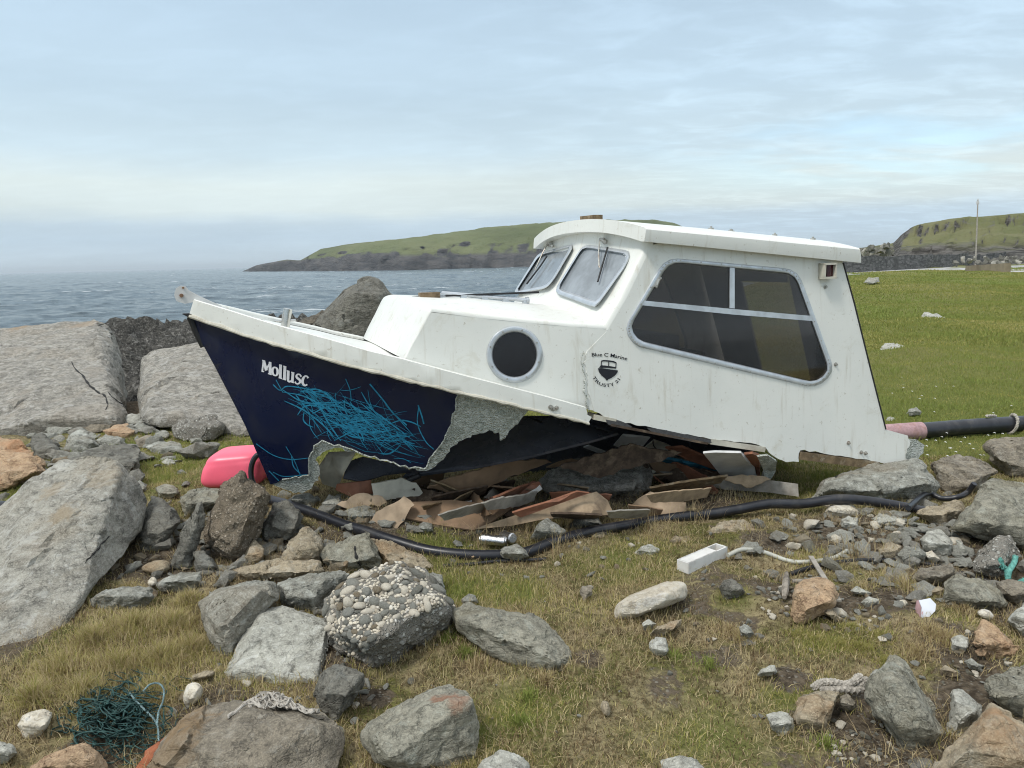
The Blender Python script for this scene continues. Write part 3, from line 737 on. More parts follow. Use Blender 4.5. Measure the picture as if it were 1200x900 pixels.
# rounded nose of the coachroof, down to the deck
nose = px('506,365.5 502,371 493,388 482,407 474,423')
fr = []
for i, q in enumerate(nose):
    p = sfe(*q); k = i/(len(nose)-1)
    u, v, z = W2B(p); f0 = rows[0]; row = []
    n = len(f0)
    for j in range(n):
        uu, vv, zz_ = W2B(f0[j]); s = vv/abs(W2B(f0[0])[1]); h = zz_-W2B(f0[0])[2]
        row.append(B2W(u-.03*(1-abs(s)**2.6)*(1 if i else .82), v*s, z+h*(1-k*.6)))
    fr.append(row)
mb.grid([r for r in fr[::-1]]+rows)
coach = mb.build('coachroof', M['gel'], boat, angle=60)
# porthole
mb = MB()
def ring(mb, outer, inner, vf, th, n=48, off=0.0, both=False):
    sfn = (lambda o: (onsurf(vf, o))) if callable(vf) else None
    O, I = resample_n(outer, n), resample_n(inner, n)
    mid = [((a[0]+b[0])/2, (a[1]+b[1])/2) for a, b in zip(O, I)]
    L = [[sfn(off)(*q) for q in O], [sfn(off+th)(*( .8*np.array(a)+.2*np.array(b))) for a, b in zip(O, I)], [sfn(off+th*1.15)(*q) for q in mid],
         [sfn(off+th*.9)(*(.2*np.array(a)+.8*np.array(b))) for a, b in zip(O, I)], [sfn(off-.004)(*q) for q in I]]
    mb.grid([list(r) for r in zip(*L)]+[[l[0] for l in L]])
    if both: mb.grid([[mirror(p) for p in r] for r in zip(*[l for l in L])]+[[mirror(l[0]) for l in L]])
pin = [(603+(x-603)*.77, 415.5+(y-415.5)*.77) for x, y in porth]
ring(mb, porth, pin, cabin_v, .012, both=False)
phole = mb.build('porthole_frame', M['alu'], boat)
mb = MB(); patch(mb, pin, cabin_v, .004, 12, off=.002); mb.build('porthole_glass', M['port'], phole)
mb = MB(); ring(mb, porth, pin, cabin_v, .012, both=True); V = [p for p in mb.v[len(mb.v)//2:]]; Fc = [f for f in mb.f[:len(mb.f)//2]]
po2 = mesh_obj('porthole_frame', V, Fc, M['alu'], boat)
mb = MB(); patch(mb, pin, cabin_v, .004, 12, off=.002, both=True); h_ = len(mb.v)//2
mesh_obj('porthole_glass', mb.v[h_:], [tuple(i-h_ for i in f) for f in mb.f[len(mb.f)//2:]], M['port'], po2)
mb = MB()
for k in range(8):
    a = 2*math.pi*k/8+.3; c = onsurf(cabin_v, .014)(603+29.6*math.cos(a), 415.5+30*math.sin(a)); mb.tube([c-bp*.002, c+bp*.003], .005, 6)
mb.build('porthole_screws', M['dirtysteel'], phole)

# wheelhouse ------------------------------------------------------------------
wout = roundpoly(px('780,301.5 935,315.5 979,436 957,455.5 742,405 731,385'), [16, 16, 14, 14, 18, 12])
win_ = roundpoly(px('785,307.5 931,321.5 971.5,435 955,448 748,398.5 738.5,383'), [12, 12, 12, 12, 16, 10])
wmid = roundpoly(px('783,305 933,319 975,436 956,451.5 745,401.5 735,384'), [12, 12, 12, 12, 16, 10])
front_line = px('712,387 735,348 764,290')      # where the rounded corner meets the side
poly = px('712,387 735,348 764,287 775,284 880,293 987,305')+px('1000,352 1018,425 1037,502')
low = px('1037,503 1064,510.5')+ragged(px('1064,510.5 1066,522 1062,530 1063,540 1059,548'), 1.5, 4, 11)[1:]
low += px('1046,546 1028,541')+ragged(px('1028,541 985,534 937,527 936,542 922,541 912,538 905,534 897,525 885,520 832,514 800,508 757,500 720,493 696,482'), .9, 6, 12)[1:]
low += ragged(px('696,482 692,468 688,455 689,440 685,426 688,412'), 1.2, 4, 10)[1:]
poly = poly+low
mb = MB(); patch(mb, poly, side_v, .014, 16, holes=[wmid], both=True)
sfs = onsurf(side_v)
rC = .055; fl = [sfs(*q) for q in resample(front_line, 9, closed=False)]
cols = []
for i, p in enumerate(fl):
    u, v, z = W2B(p); k = i/(len(fl)-1); row = []
    sweep, dz = .05, CAMB*(1-k)
    n = 44
    for a in np.linspace(0, math.pi/2, 6): row.append((u-rC*math.sin(a), v-rC*(1-math.cos(a)), z))
    for j in range(1, n):
        s = 1-2*j/n; row.append((u-rC-sweep*(1-abs(s)), (v-rC)*s, z+dz*(1-s*s)+.0*(1-s*s)))
    for a in np.linspace(math.pi/2, 0, 6): row.append((u-rC*math.sin(a), -(v-rC*(1-math.cos(a))), z))
    cols.append(row)
# refine between the traced rows
fine = []
for i in range(len(cols)-1):
    for t in np.linspace(0, 1, 3, endpoint=False): fine.append([tuple((1-t)*np.array(a)+t*np.array(b)) for a, b in zip(cols[i], cols[i+1])])
fine.append(cols[-1])
top_u, top_v, top_z = W2B(fl[-1])
fine.append([(u+.035, v, z+.09+.09*(1-(v/.8)**2)) for u, v, z in cols[-1]])     # runs up under the roof
scr_port = dict(o=roundpoly(px('684,285.5 741,294 734,311 702,355.5 697,360.5 651,343.5 652,336'), [9, 9, 30, 8, 9, 6, 10]),
                i=roundpoly(px('683,290 735,298.5 730,310 702,349 698.5,353 655.5,338.5 657,333'), [7, 8, 26, 8, 8, 5, 8]))
scr_star = dict(o=roundpoly(px('631,296 671,285 671,291 650,327 641,338 603,345 603,341'), [8, 5, 8, 30, 10, 5, 8]),
                i=roundpoly(px('632,300 667,290 665,295 646,328 639,334.5 607,341 607.5,338'), [7, 5, 8, 26, 8, 4, 6]))
def shrink(poly, k): c = np.mean(poly, axis=0); return [tuple(c+(np.array(p)-c)*k) for p in poly]
cutp, cuts = shrink(scr_port['o'], .95), shrink(scr_star['o'], .95)
G = [[B2W(*p) for p in r] for r in fine]
n0 = len(mb.v); m_, n_ = len(G), len(G[0]); mb.v += [tuple(p) for r in G for p in r]
for i in range(m_-1):
    for j in range(n_-1):
        ids = [i*n_+j, i*n_+j+1, (i+1)*n_+j+1, (i+1)*n_+j]; pts = [proj(mb.v[n0+k]) for k in ids]
        if all(inpoly(q, cutp) for q in pts) or all(inpoly(q, cuts) for q in pts): continue
        mb.f.append(tuple(n0+k for k in ids))
wheel = mb.build('wheelhouse', M['gel'], boat, angle=45)
# windscreen panes lie on the two flat halves of the front
def scrplane(sgn):
    a = np.array(B2W(*cols[0][len(cols[0])//2])); b = np.array(B2W(*cols[-1][len(cols[0])//2]))
    k = 7 if sgn > 0 else -8
    c = np.array(B2W(*cols[len(cols)//2][k])); n = np.cross(b-a, c-a); n /= np.linalg.norm(n)
    if n @ bf < 0: n = -n
    return (a+b+c)/3, n
def planefn(pn, off):
    p0, n = pn; return lambda x, y: CAM+ray(x, y)*(((p0+n*off-CAM) @ n)/(ray(x, y) @ n))
for sgn, sc_ in ((1, scr_port), (-1, scr_star)):
    pn = scrplane(sgn); mbx = MB(); n = 44
    O, I = resample_n(sc_['o'], n), resample_n(sc_['i'], n)
    L = [[planefn(pn, o)(*((1-w)*np.array(a)+w*np.array(b))) for a, b in zip(O, I)] for o, w in ((-.05, 0), (.024, 0), (.031, .3), (.031, .75), (.016, 1), (.002, 1))]
    R_ = [list(r) for r in zip(*L)]; mbx.grid(R_+[R_[0]])
    fr_ = mbx.build('windscreen_frame', M['alu'], boat)
    P, T = cdt(sc_['i'], 20); mbx = MB(); shell(mbx, [planefn(pn, .012)(*q) for q in P], T, -pn[1]*.004); mbx.build('windscreen_glass', M['screen'], fr_)
    # wiper: motor box, arm and blade
    if sgn > 0: box, arm, bl = (708.5, 283), px('703,280 701.5,294 702,312 703,314'), px('712,290 706,310 700.5,330')
    else: box, arm, bl = (646.5, 288), px('641,287 636,296 627,316 629,317'), px('641,300 633,312 617,333')
    f_ = lambda o: planefn(pn, o+.014)
    mbx = MB(); c = f_(.03)(*box); r_ = np.cross(pn[1], bz); r_ /= np.linalg.norm(r_)
    mbx.box(c, r_*.020, bz*.012, pn[1]*.02); mbx.tube([f_(.0)(*box), f_(.06)(*box)], .009, 8)
    mbx.tube([f_(.045)(*q) for q in [box]+arm[:1]], .008, 6); mbx.tube([f_(.045-.008*i)(*q) for i, q in enumerate(arm)], .0048, 6)
    wp = mbx.build('wiper', M['dirtysteel'], boat)
    mbx = MB(); mbx.tube([f_(.02)(*q) for q in bl], .0062, 6); mbx.tube([f_(.034)(*bl[0]), f_(.034)(*bl[1])], .004, 5); mbx.build('wiper_blade', M['rubber'], wp)

# side window: frame, dividers, glass (both sides)
def sidewin(flip):
    fl_ = (lambda m: m) if not flip else (lambda m: m)
    mbx = MB(); ring(mbx, wout, win_, side_v, .010, n=72)
    def done(mbx, name, mat, par):
        if flip: mbx.v = [tuple(mirror(p)) for p in mbx.v]
        return mbx.build(name, mat, par)
    fr_ = done(mbx, 'side_window_frame', M['alu'], boat)
    mbx = MB(); patch(mbx, px('752,352 858,362 954,370.5 955.5,376.5 858,368.5 750,357.5'), side_v, .02, 30, off=.010)
    patch(mbx, px('855.5,313.5 861,314 861,361.5 855.5,361'), side_v, .02, 30, off=.011)
    done(mbx, 'glazing_bar', M['alu'], fr_)
    mbx = MB(); patch(mbx, win_, side_v, .004, 40, off=.002); done(mbx, 'side_window_glass', M['tinted'], fr_)
    mbx = MB()
    for q in resample(wout, 23):
        c0 = np.mean(win_, axis=0); q2 = np.array(q)+(c0-np.array(q))*.028; c = onsurf(side_v, .011)(*q2); mbx.tube([c-bp*.003, c+bp*.0025], .0042, 6)
    done(mbx, 'window_screws', M['dirtysteel'], fr_)
    if not flip:
        mbx = MB(); a = onsurf(side_v, .008)
        mbx.tube([a(768, 337), a(772, 327)], .012, 6)
        for q in ((768, 335), (773, 326)): mbx.tube([a(*q), a(*q)+bp*.012], .008, 8)
        mbx.build('window_catch', M['dirtysteel'], fr_)
sidewin(False); sidewin(True)

# roof: closed loft with a deep, rounded eave
et = [(757, 267), (820, 273), (880, 278.6), (940, 284.5), (1008, 291)]; eb = [(755.5, 283), (820, 289), (880, 295), (940, 301), (1010, 308)]
pe = onplane(HWE); rows = []
tops = [pe(*q) for q in resample(et, 24, closed=False)]; nT = len(tops)
bots = [pe(*q) for q in [(interp([(i, a[0]) for i, a in enumerate(eb)], k*4/(nT-1)), interp([(i, a[1]) for i, a in enumerate(eb)], k*4/(nT-1))) for k in range(nT)]]
RCAM = .088
def roofrow(pt, pb, bul, rim=1.0):
    ut, _, zt = W2B(pt); ub, _, zb_ = W2B(pb); row = []; n = 20
    row.append((ub, HWE-.006, zb_)); row.append((ub*.5+ut*.5, HWE, (zt+zb_)/2)); row.append((ut, HWE-.001, zt-.008)); row.append((ut, HWE-.010, zt+.002))
    for k in range(1, n): s = 1-2*k/n; row.append((ut-bul*(1-s*s), (HWE-.01)*s, zt+.002+RCAM*(1-abs(s)**2.3)))
    row += [(a, -b, c) for a, b, c in row[3::-1]]
    row.append((ub, -(HWE-.045), zb_+.002))
    for k in range(1, n): s = -1+2*k/n; row.append((ub-bul*(1-s*s), (HWE-.045)*s, zb_+.004+(RCAM-.006)*(1-abs(s)**2.3)))
    row.append((ub, HWE-.045, zb_+.002)); return row
for i, (a, b) in enumerate(zip(tops, bots)): rows.append(roofrow(a, b, .055 if i == 0 else .055*max(0, 1-i/5)))
mbx = MB(); Gr = [[B2W(*p) for p in r] for r in rows]; mbx.grid(Gr, closed=True)
n = len(Gr[0])
for gi in (0, len(Gr)-1):
    r = Gr[gi]; half = 27; base_ = gi*n
    for k in range(n//2-1): mbx.f.append((base_+k, base_+k+1, base_+n-2-k, base_+n-1-k))
roof = mbx.build('roof', M['gel'], boat, angle=38)
def ontop(px_, py_, extra=0.0):
    d = ray(px_, py_); return d
mbx = MB(); c = at(693, 257.6, 4.98); mbx.box(c, -bf*.012+bp*.075*0+bp*.0, bp*.05+bf*.02, bz*.018); mbx.v = []; mbx.f = []
zr_ = W2B(tops[0])[2]+.005+RCAM; vs_ = min(np.linspace(-.5, .5, 101), key=lambda v: abs(proj(B2W(.03, v, zr_))[0]-693)); mbx.box(B2W(.03, vs_, zr_+.004), -bf*.03+bz*0, bp*.085-bf*.012, bz*.019); mbx.build('roof_batten', M['rotwood'], boat)
mbx = MB()
for u_, v_ in ((.72, .45), (.98, .30), (1.02, .26), (1.25, .42), (1.46, .55)):
    zt = interp([(W2B(t)[0], W2B(t)[2]) for t in tops], u_)+.004+RCAM*(1-abs(v_/HWE)**2.3); c = B2W(u_, v_, zt)
    mbx.tube([c-bz*.012, c+bz*.006], .018, 8); mbx.tube([c, c+bz*.016], .007, 6)
mbx.build('roof_fitting', M['dirtysteel'], boat, split=True)
# rubber edge down the rear of the wheelhouse, and a rear bulkhead with a doorway
mbx = MB(); re = [sfs(*q) for q in px('988,308 1001,355 1019,428 1038,503')]
mbx.tube([p+bp*.000 for p in re], .006, 8); mbx.tube([mirror(p) for p in re], .006, 8); mbx.build('edge_trim', M['rubber'], boat, split=True)
ur0, vr0, zr0 = W2B(re[0]); ur1, vr1, zr1 = W2B(re[-1])
mbx = MB()
def bulk(v0, v1, k0, k1):
    P = []
    for k, v in ((k0, v0), (k0, v1), (k1, v1), (k1, v0)):
        u = ur0+(ur1-ur0)*k-.03; z = zr0+(zr1-zr0)*k; P.append(B2W(u, v, z+(.11*(1-(v/.9)**2) if k == k0 and k0 < .1 else 0)))
    n0 = len(mbx.v); th_ = -bf*-.018
    mbx.v += [tuple(p) for p in P]+[tuple(p+bf*.018) for p in P]
    mbx.f += [tuple(n0+i for i in f) for f in ((0, 1, 2, 3), (7, 6, 5, 4), (0, 4, 5, 1), (1, 5, 6, 2), (2, 6, 7, 3), (3, 7, 4, 0))]
bulk(.77, .27, 0, 1.0); bulk(-.30, -.77, 0, 1.0); bulk(.27, -.30, 0, .12)
mbx.build('rear_bulkhead', M['lining'], boat, split=True)
mbx = MB()
for s0, s1, z0_, z1_ in ((-.1, .3, .62, 1.0), (.85, 1.2, .42, .86)):
    for sg in (-1,): mbx.box(B2W((s0+s1)/2, sg*.50, (z0_+z1_)/2), bf*(s1-s0)/2, bp*.2, bz*(z1_-z0_)/2)
mbx.box(B2W(.28, .30, .86), bf*.05, bp*.40, bz*.26)
mbx.build('cabin_locker', M['lining'], boat, split=True)
# nav light
mbx = MB(); sfp = onsurf(side_v, .0)
c = sfp(966, 317); ax = -bf; mbx.box(c+bp*.018, ax*.047, bp*.018, bz*.006+0*ax); mbx.v = []; mbx.f = []
for dz_, hh in ((.042, .006), (-.046, .007)): mbx.box(c+bp*.030+bz*dz_, ax*.048, bp*.030, bz*hh)
mbx.box(c+bp*.006, ax*.048, bp*.006, bz*.045); 
for sg in (-1, 1): mbx.box(c+bp*.03+ax*.043*sg, ax*.005, bp*.028, bz*.042)
nl = mbx.build('navigation_light', M['creamply'], boat)
mbx = MB(); mbx.tube([c+bp*.026-bz*.038, c+bp*.026+bz*.038], .024, 14); mbx.box(c+bp*.03, ax*.036, bp*.006, bz*.038); mbx.build('red_lens', M['redlens'], nl)
# bolts
mbx = MB()
for q in ((967, 336), (979, 427), (994, 519), (1009, 530), (1014, 531), (648, 479), (652, 478), (645, 477)):
    c = sfp(*q) if q[0] > 700 else onsurf(gun_v)(*q)
    mbx.tube([c-bp*.003, c+bp*.004], .014, 8); mbx.tube([c, c+bp*.016], .007, 6)
mbx.build('bolt', M['dirtysteel'], boat, split=True)
# anti-slip pads on the lower ledge
for poly in (roundpoly(px('709,489.5 728,493 742,500.5 735,502 712,497.5'), [3, 8, 5, 6, 3]), roundpoly(px('757,501 775,503 812,511 834,516 834,519.5 800,515.5 765,507'), [4, 12, 12, 2, 2, 10, 5])):
    mbx = MB(); patch(mbx, poly, side_v, .004, 8, off=.003); mbx.build('antislip_pad', M['grip'], boat)
# broken lower framing
mbx = MB()
def beam3(q0, q1, w, h, vf, mbx=mbx):
    a, b = onsurf(vf, .003)(*q0), onsurf(vf, .003)(*q1); d = b-a; L = np.linalg.norm(d); d /= L; up_ = np.cross(d, bp); up_ /= np.linalg.norm(up_)
    if up_[2] < 0: up_ = -up_
    mbx.box((a+b)/2-bp*w/2, d*L/2, bp*w/2, up_*h/2)
beam3((938, 534), (1030, 546), .09, .052, side_v); mbx.build('rotten_beam', M['rotwood'], boat)
mbx = MB(); beam3((833, 517.5), (897, 527), .12, .034, side_v, mbx); beam3((697, 489), (722, 494), .10, .03, side_v, mbx); mbx.build('broken_ledge', M['creamply'], boat, split=True)
mbx = MB(); beam3((716, 498), (830, 520), .03, .014, side_v, mbx); mbx.build('torn_lower_rim', M['darkwood'], boat)
poly = ragged(px('1064,514 1075,515 1083,522 1082,531 1074,540 1063,545'), .7, 4, 5)+[(1060, 530)]
mbx = MB(); patch(mbx, poly, onplane(.80), .02, 8); mbx.build('torn_stern_flap', M['fibre'], boat)
# floor rim seen edge-on through the window, cabin sole
mbx = MB(); s0, s1 = sfs(722, 484), sfs(1028, 530); sl = s1-s0; sl /= np.linalg.norm(sl); cc = (s0+s1)/2-bp*W2B((s0+s1)/2)[1]; mbx.box(cc, sl*np.linalg.norm(s1-s0)*.48, bp*.78, np.cross(sl, bp)*.010); mbx.build('cabin_sole', M['darkwood'], boat)

# coachroof rail and batten
mbx = MB()
def topz(u, v):
    r = min(rows_c, key=lambda r: abs(W2B(r[0])[0]-u)); ue, ve, ze = W2B(r[0]); i_ = [id(q) for q in rows_c].index(id(r)); return ze+.028+CAMB*min(1, .55+.06*i_)*(1-(v/ve)**2)
rows_c = [arcrow(p, .028, CAMB) for p in edge]
u0_, u1_ = -1.02, -.46
a, b = B2W(u0_, .12, topz(u0_, .12)+.022), B2W(u1_, .12, topz(u1_, .12)+.022)
for t in np.linspace(0, 1, 5): c = a+(b-a)*t; mbx.box(c-bz*.012, bf*.02, bp*.012, bz*.014)
mbx.tube([a+bz*.002, b+bz*.002], .013, 8); mbx.tube([b-bf*.0, b-bf*.02], .022, 10)
mbx.build('hatch_rail', M['alu'], boat)
mbx = MB(); mbx.box((a+b)/2+bz*.017-bf*-.05, bf*.42, bp*.012, bz*.006); mbx.build('rail_rubber', M['rubber'], boat)
mbx = MB(); c = B2W(u0_-.085, .14, topz(u0_-.06, .14)+.012); mbx.box(c, bf*.062, bp*.03, bz*.017); mbx.build('wooden_chock', M['rotwood'], boat)
# screws and small plates on the coachroof top
# bow roller
mbx = MB()
cheek = px('204,346 206,338 211,335 217,335 221,340 232,346 245,352 259,358 262,362 250,361 236,357 227,354 217,356 207,353')
for dv in (.035, -.035):
    P, T = cdt(cheek, 14); shell(mbx, [onplane(dv)(*q) for q in P], T, -bp*.008)
br = mbx.build('bow_roller', M['greypl'], boat, angle=30)
mbx = MB(); c = onplane(0)(213, 346); mbx.tube([c-bp*.05, c+bp*.046], .011, 8); c = onplane(0)(215, 337); mbx.tube([c-bp*.046, c+bp*.044], .006, 8); mbx.build('roller_pin', simple('rust_stain_steel', (.30, .17, .10), .7, .2, .4, 30, .3), br)
mbx = MB(); c = onplane(0)(213, 346); mbx.tube([c-bp*.026, c-bp*.012, c+bp*.012, c+bp*.026], [.034, .022, .022, .034], 14); mbx.build('roller_wheel', M['rubber'], br)
mbx = MB(); P, T = cdt(px('213,368 222,367.5 240,374 236,376.5 222,372.5'), 8); shell(mbx, [onplane(.05)(*q) for q in P], T, -bp*.1); mbx.build('stem_lip', M['rubber'], boat)
# samson post with cross bar
u_ = W2B(onplane(0)(331, 380))[0]; zc_ = W2B(onplane(0)(331, 383))[2]
mbx = MB(); a = onplane(.10)(333.5, 386); b = onplane(.10)(337.5, 361.5); mbx.tube([a-(b-a)*.2, a, b-(b-a)*.02, b], [.026, .026, .026, .023], 16)
c = a+(b-a)*.42; mbx.tube([c-bf*.055, c+bf*.055], .007, 8); mbx.build('mooring_post', M['steel'], boat)
mbx = MB(); a = onplane(.15)(300, 377.5); b = onplane(.15)(327, 385); mbx.tube(spline([a, a+bz*.02+(b-a)*.2, a+bz*.012+(b-a)*.6, b], 5), .006, 6); mbx.build('deck_cleat', M['dirtysteel'], boat)

# lettering, transfer and scrawl -----------------------------------------------
def ribbon(pts, w, n=1):
    P = [np.array(p, float) for p in pts]; L, R_ = [], []
    ws = w if hasattr(w, '__len__') else [w]*len(P)
    for i in range(len(P)):
        t = P[min(i+1, len(P)-1)]-P[max(i-1, 0)]; t /= np.linalg.norm(t)+1e-9; nn = np.array([-t[1], t[0]])*ws[i]/2
        L.append(P[i]+nn); R_.append(P[i]-nn)
    return L, R_
def ribbon3(mb, pts, w, vf, off):
    L, R_ = ribbon(pts, w); sfx = onsurf(vf, off); n0 = len(mb.v); n = len(L)
    mb.v += [tuple(sfx(*p)) for p in L]+[tuple(sfx(*p)) for p in R_]
    mb.f += [(n0+i, n0+i+1, n0+n+i+1, n0+n+i) for i in range(n-1)]
def fillpoly(mb, poly, vf, off, step=6):
    P, T = cdt(poly, step); sfx = onsurf(vf, off); n0 = len(mb.v); mb.v += [tuple(sfx(*p)) for p in P]; mb.f += [tuple(n0+i for i in f) for f in T]
def Zm(s): return [(290+x/12, 410+y/12) for x, y in px(s)]
mbx = MB(); k = 1/12
def stroke(s, w, sm=False):
    p = Zm(s); w = [w*k]*len(p) if not hasattr(w, '__len__') else [q*k for q in w]
    if sm:
        n = 5; pp = [tuple(q) for q in spline([np.array(q) for q in p], n)]; w = list(np.interp(np.linspace(0, len(w)-1, len(pp)), range(len(w)), w)); p = pp
    stroke.o += .00012; ribbon3(mbx, p, w, hull_v, .003+stroke.o)
stroke.o = 0
for s, w in (('226,150 208,303', 24), ('228,150 266,290', 40), ('258,285 318,178', 22), ('318,172 318,342', 40), ('198,300 234,308', 16), ('288,332 340,350', 16), ('208,146 246,158', 16), ('300,172 332,180', 16),
             ('467,208 460,398', 40), ('444,210 480,220', 18), ('438,388 486,404', 18), ('528,228 518,416', 40), ('504,228 542,240', 18), ('494,408 540,422', 18),
             ('574,296 569,415', 38), ('640,318 630,458', 38), ('550,292 592,303', 16), ('616,314 660,326', 16), ('620,450 652,462', 18)): stroke(s, w)
stroke('569,405 572,432 594,446 630,428', [36, 32, 26, 20], True)
o_ = [(388+38*math.cos(a)-6*math.sin(a)*.3, 303+58*math.sin(a)+8*math.cos(a)) for a in np.linspace(0, 2*math.pi, 21)]
stroke(' '.join(f'{x:.1f},{y:.1f}' for x, y in o_), [18+18*abs(math.cos(a)) for a in np.linspace(0, 2*math.pi, 21)])
stroke('756,378 736,348 705,345 688,368 700,394 732,420 740,450 716,476 684,472 668,446', [26, 20, 22, 30, 34, 34, 30, 22, 20, 26], True)
stroke('852,398 838,372 808,372 784,402 774,440 784,482 812,500 842,486', [32, 20, 24, 36, 40, 34, 24, 22], True)
mbx.build('boat_name', M['white'], hull, smooth=False)
# crayon scrawl
def Z4(s): return [(220+x/3, 420+y/3) for x, y in px(s)]
mbx = MB(); rnd = random.Random(5); oo = .0022
for s, w in (('300,92 325,112 350,98 420,108 455,125 480,130', 1.3), ('310,75 335,120', 1.0), ('380,130 420,180 470,260', .9), ('640,90 690,150 720,190 770,235', 1.6), ('810,165 822,200 830,230', 1.6), ('812,170 808,230 835,290 865,320', 1.2),
             ('555,72 570,110 575,150', 1.0), ('240,300 300,340 360,355 430,350', 1.0), ('345,310 375,360 395,410', .9), ('285,395 320,430', 1.2), ('365,345 372,380 395,405', 1.2), ('300,400 340,415 420,408', 1.0)):
    oo += .00003; ribbon3(mbx, [tuple(p) for p in spline([np.array(q) for q in Z4(s)], 5)], w, hull_v, oo)
for k_ in range(185):
    t = rnd.gauss(.5, .31); t = min(max(t, 0), 1)
    cx, cy = 425+t*340, 165+t*125+rnd.gauss(0, 37)
    L = rnd.uniform(60, 210); a = math.radians(rnd.choice([rnd.gauss(30, 14), rnd.gauss(-8, 15), rnd.gauss(52, 16), rnd.gauss(20, 10)])); bend = rnd.uniform(-40, 40)
    dx, dy = math.cos(a)*L/2, math.sin(a)*L/2
    pts = [(cx-dx, cy-dy), (cx-dx*.3-dy/L*bend, cy-dy*.3+dx/L*bend), (cx+dx*.4-dy/L*bend*.8, cy+dy*.4+dx/L*bend*.8), (cx+dx, cy+dy)]
    pts = [tuple(q) for q in spline([np.array((220+x/3, 420+y/3)) for x, y in pts], 4)]
    pts = [q for q in pts if inpoly(q, hp) and inpoly((q[0], q[1]+4), hp) and inpoly((q[0], q[1]-4), hp)]
    if len(pts) < 4: continue
    oo += .00001; w0 = rnd.choice([.25, .3, .4, .5, .7, 1.3]); ribbon3(mbx, pts, [w0*(.5+.8*math.sin(math.pi*(i+.5)/len(pts))) for i in range(len(pts))], hull_v, oo)
mbx.build('crayon_scrawl', M['cyan'], hull, smooth=False)
# boat builder's transfer on the cabin side
tr = None
mbx = MB(); Zt = lambda s: [(680+x/12, 400+y/12) for x, y in px(s)]
def fp(s, off): fillpoly(mbx, Zt(s), side_v, off, 5)
fp('248,380 300,376 400,392 480,402 532,410 522,440 490,480 440,515 400,530 375,555 350,520 300,480 265,435', .003)
fp('302,268 330,262 400,266 470,276 508,294 506,312 460,296 400,286 330,282 302,288', .003)
for s, w in (('302,270 292,345', 12), ('506,298 500,372', 12), ('402,272 400,345', 12)): ribbon3(mbx, Zt(s), w/12, side_v, .0032)
fp('292,335 400,345 500,362 502,384 380,372 262,372', .0034)
base_t = mbx.build('builder_emblem', M['ink'], wheel, smooth=False)
def arctext(s, size, place, name):
    cu = bpy.data.curves.new('lettering', 'FONT'); cu.body = s; cu.size = 1.0; cu.resolution_u = 4; cu.offset = .012
    ob = bpy.data.objects.new('lettering', cu); COL.objects.link(ob); bpy.context.view_layer.update()
    me = bpy.data.meshes.new_from_object(ob.evaluated_get(bpy.context.evaluated_depsgraph_get())); bpy.data.objects.remove(ob)
    xs_ = [v.co.x for v in me.vertices]; x0_, x1_ = min(xs_), max(xs_); sfx = onsurf(side_v, .003)
    V = [sfx(*place((v.co.x-x0_)/(x1_-x0_), v.co.y*size)) for v in me.vertices]; Fc = [tuple(p.vertices) for p in me.polygons]
    return mesh_obj(name, V, Fc, M['ink'], wheel, smooth=False)
def place_top(t, h):      # gently arched line
    x = 164+(658-164)*t; y = 212+56*t-22*math.sin(math.pi*t)+0; a = math.atan2(56-22*math.pi*math.cos(math.pi*t), 494)
    return 680+(x+h*math.sin(a))/12, 400+(y-h*math.cos(a))/12
def place_bot(t, h):      # bowl under the emblem
    a = math.radians(157-t*128); cx, cy, r = 372, 425, 220
    r2 = r-h; return 680+(cx+r2*math.cos(a)*1.0)/12, 400+(cy+r2*math.sin(a)*.97+14*(t-.5))/12
arctext('Blue C Marine', 72, place_top, 'builder_name'); arctext('TRUSTY 21', 62, place_bot, 'builder_name')
# crack between the mouldings
mbx = MB(); cr = [onsurf(side_v, .004)(*q) for q in resample(crack, 3, closed=False)]
mbx.tube(cr, [.0025+.004*abs(math.sin(i*2.3))*(1-i/len(cr)) for i in range(len(cr))], 5); mbx.build('cracked_seam', M['fibre'], wheel)
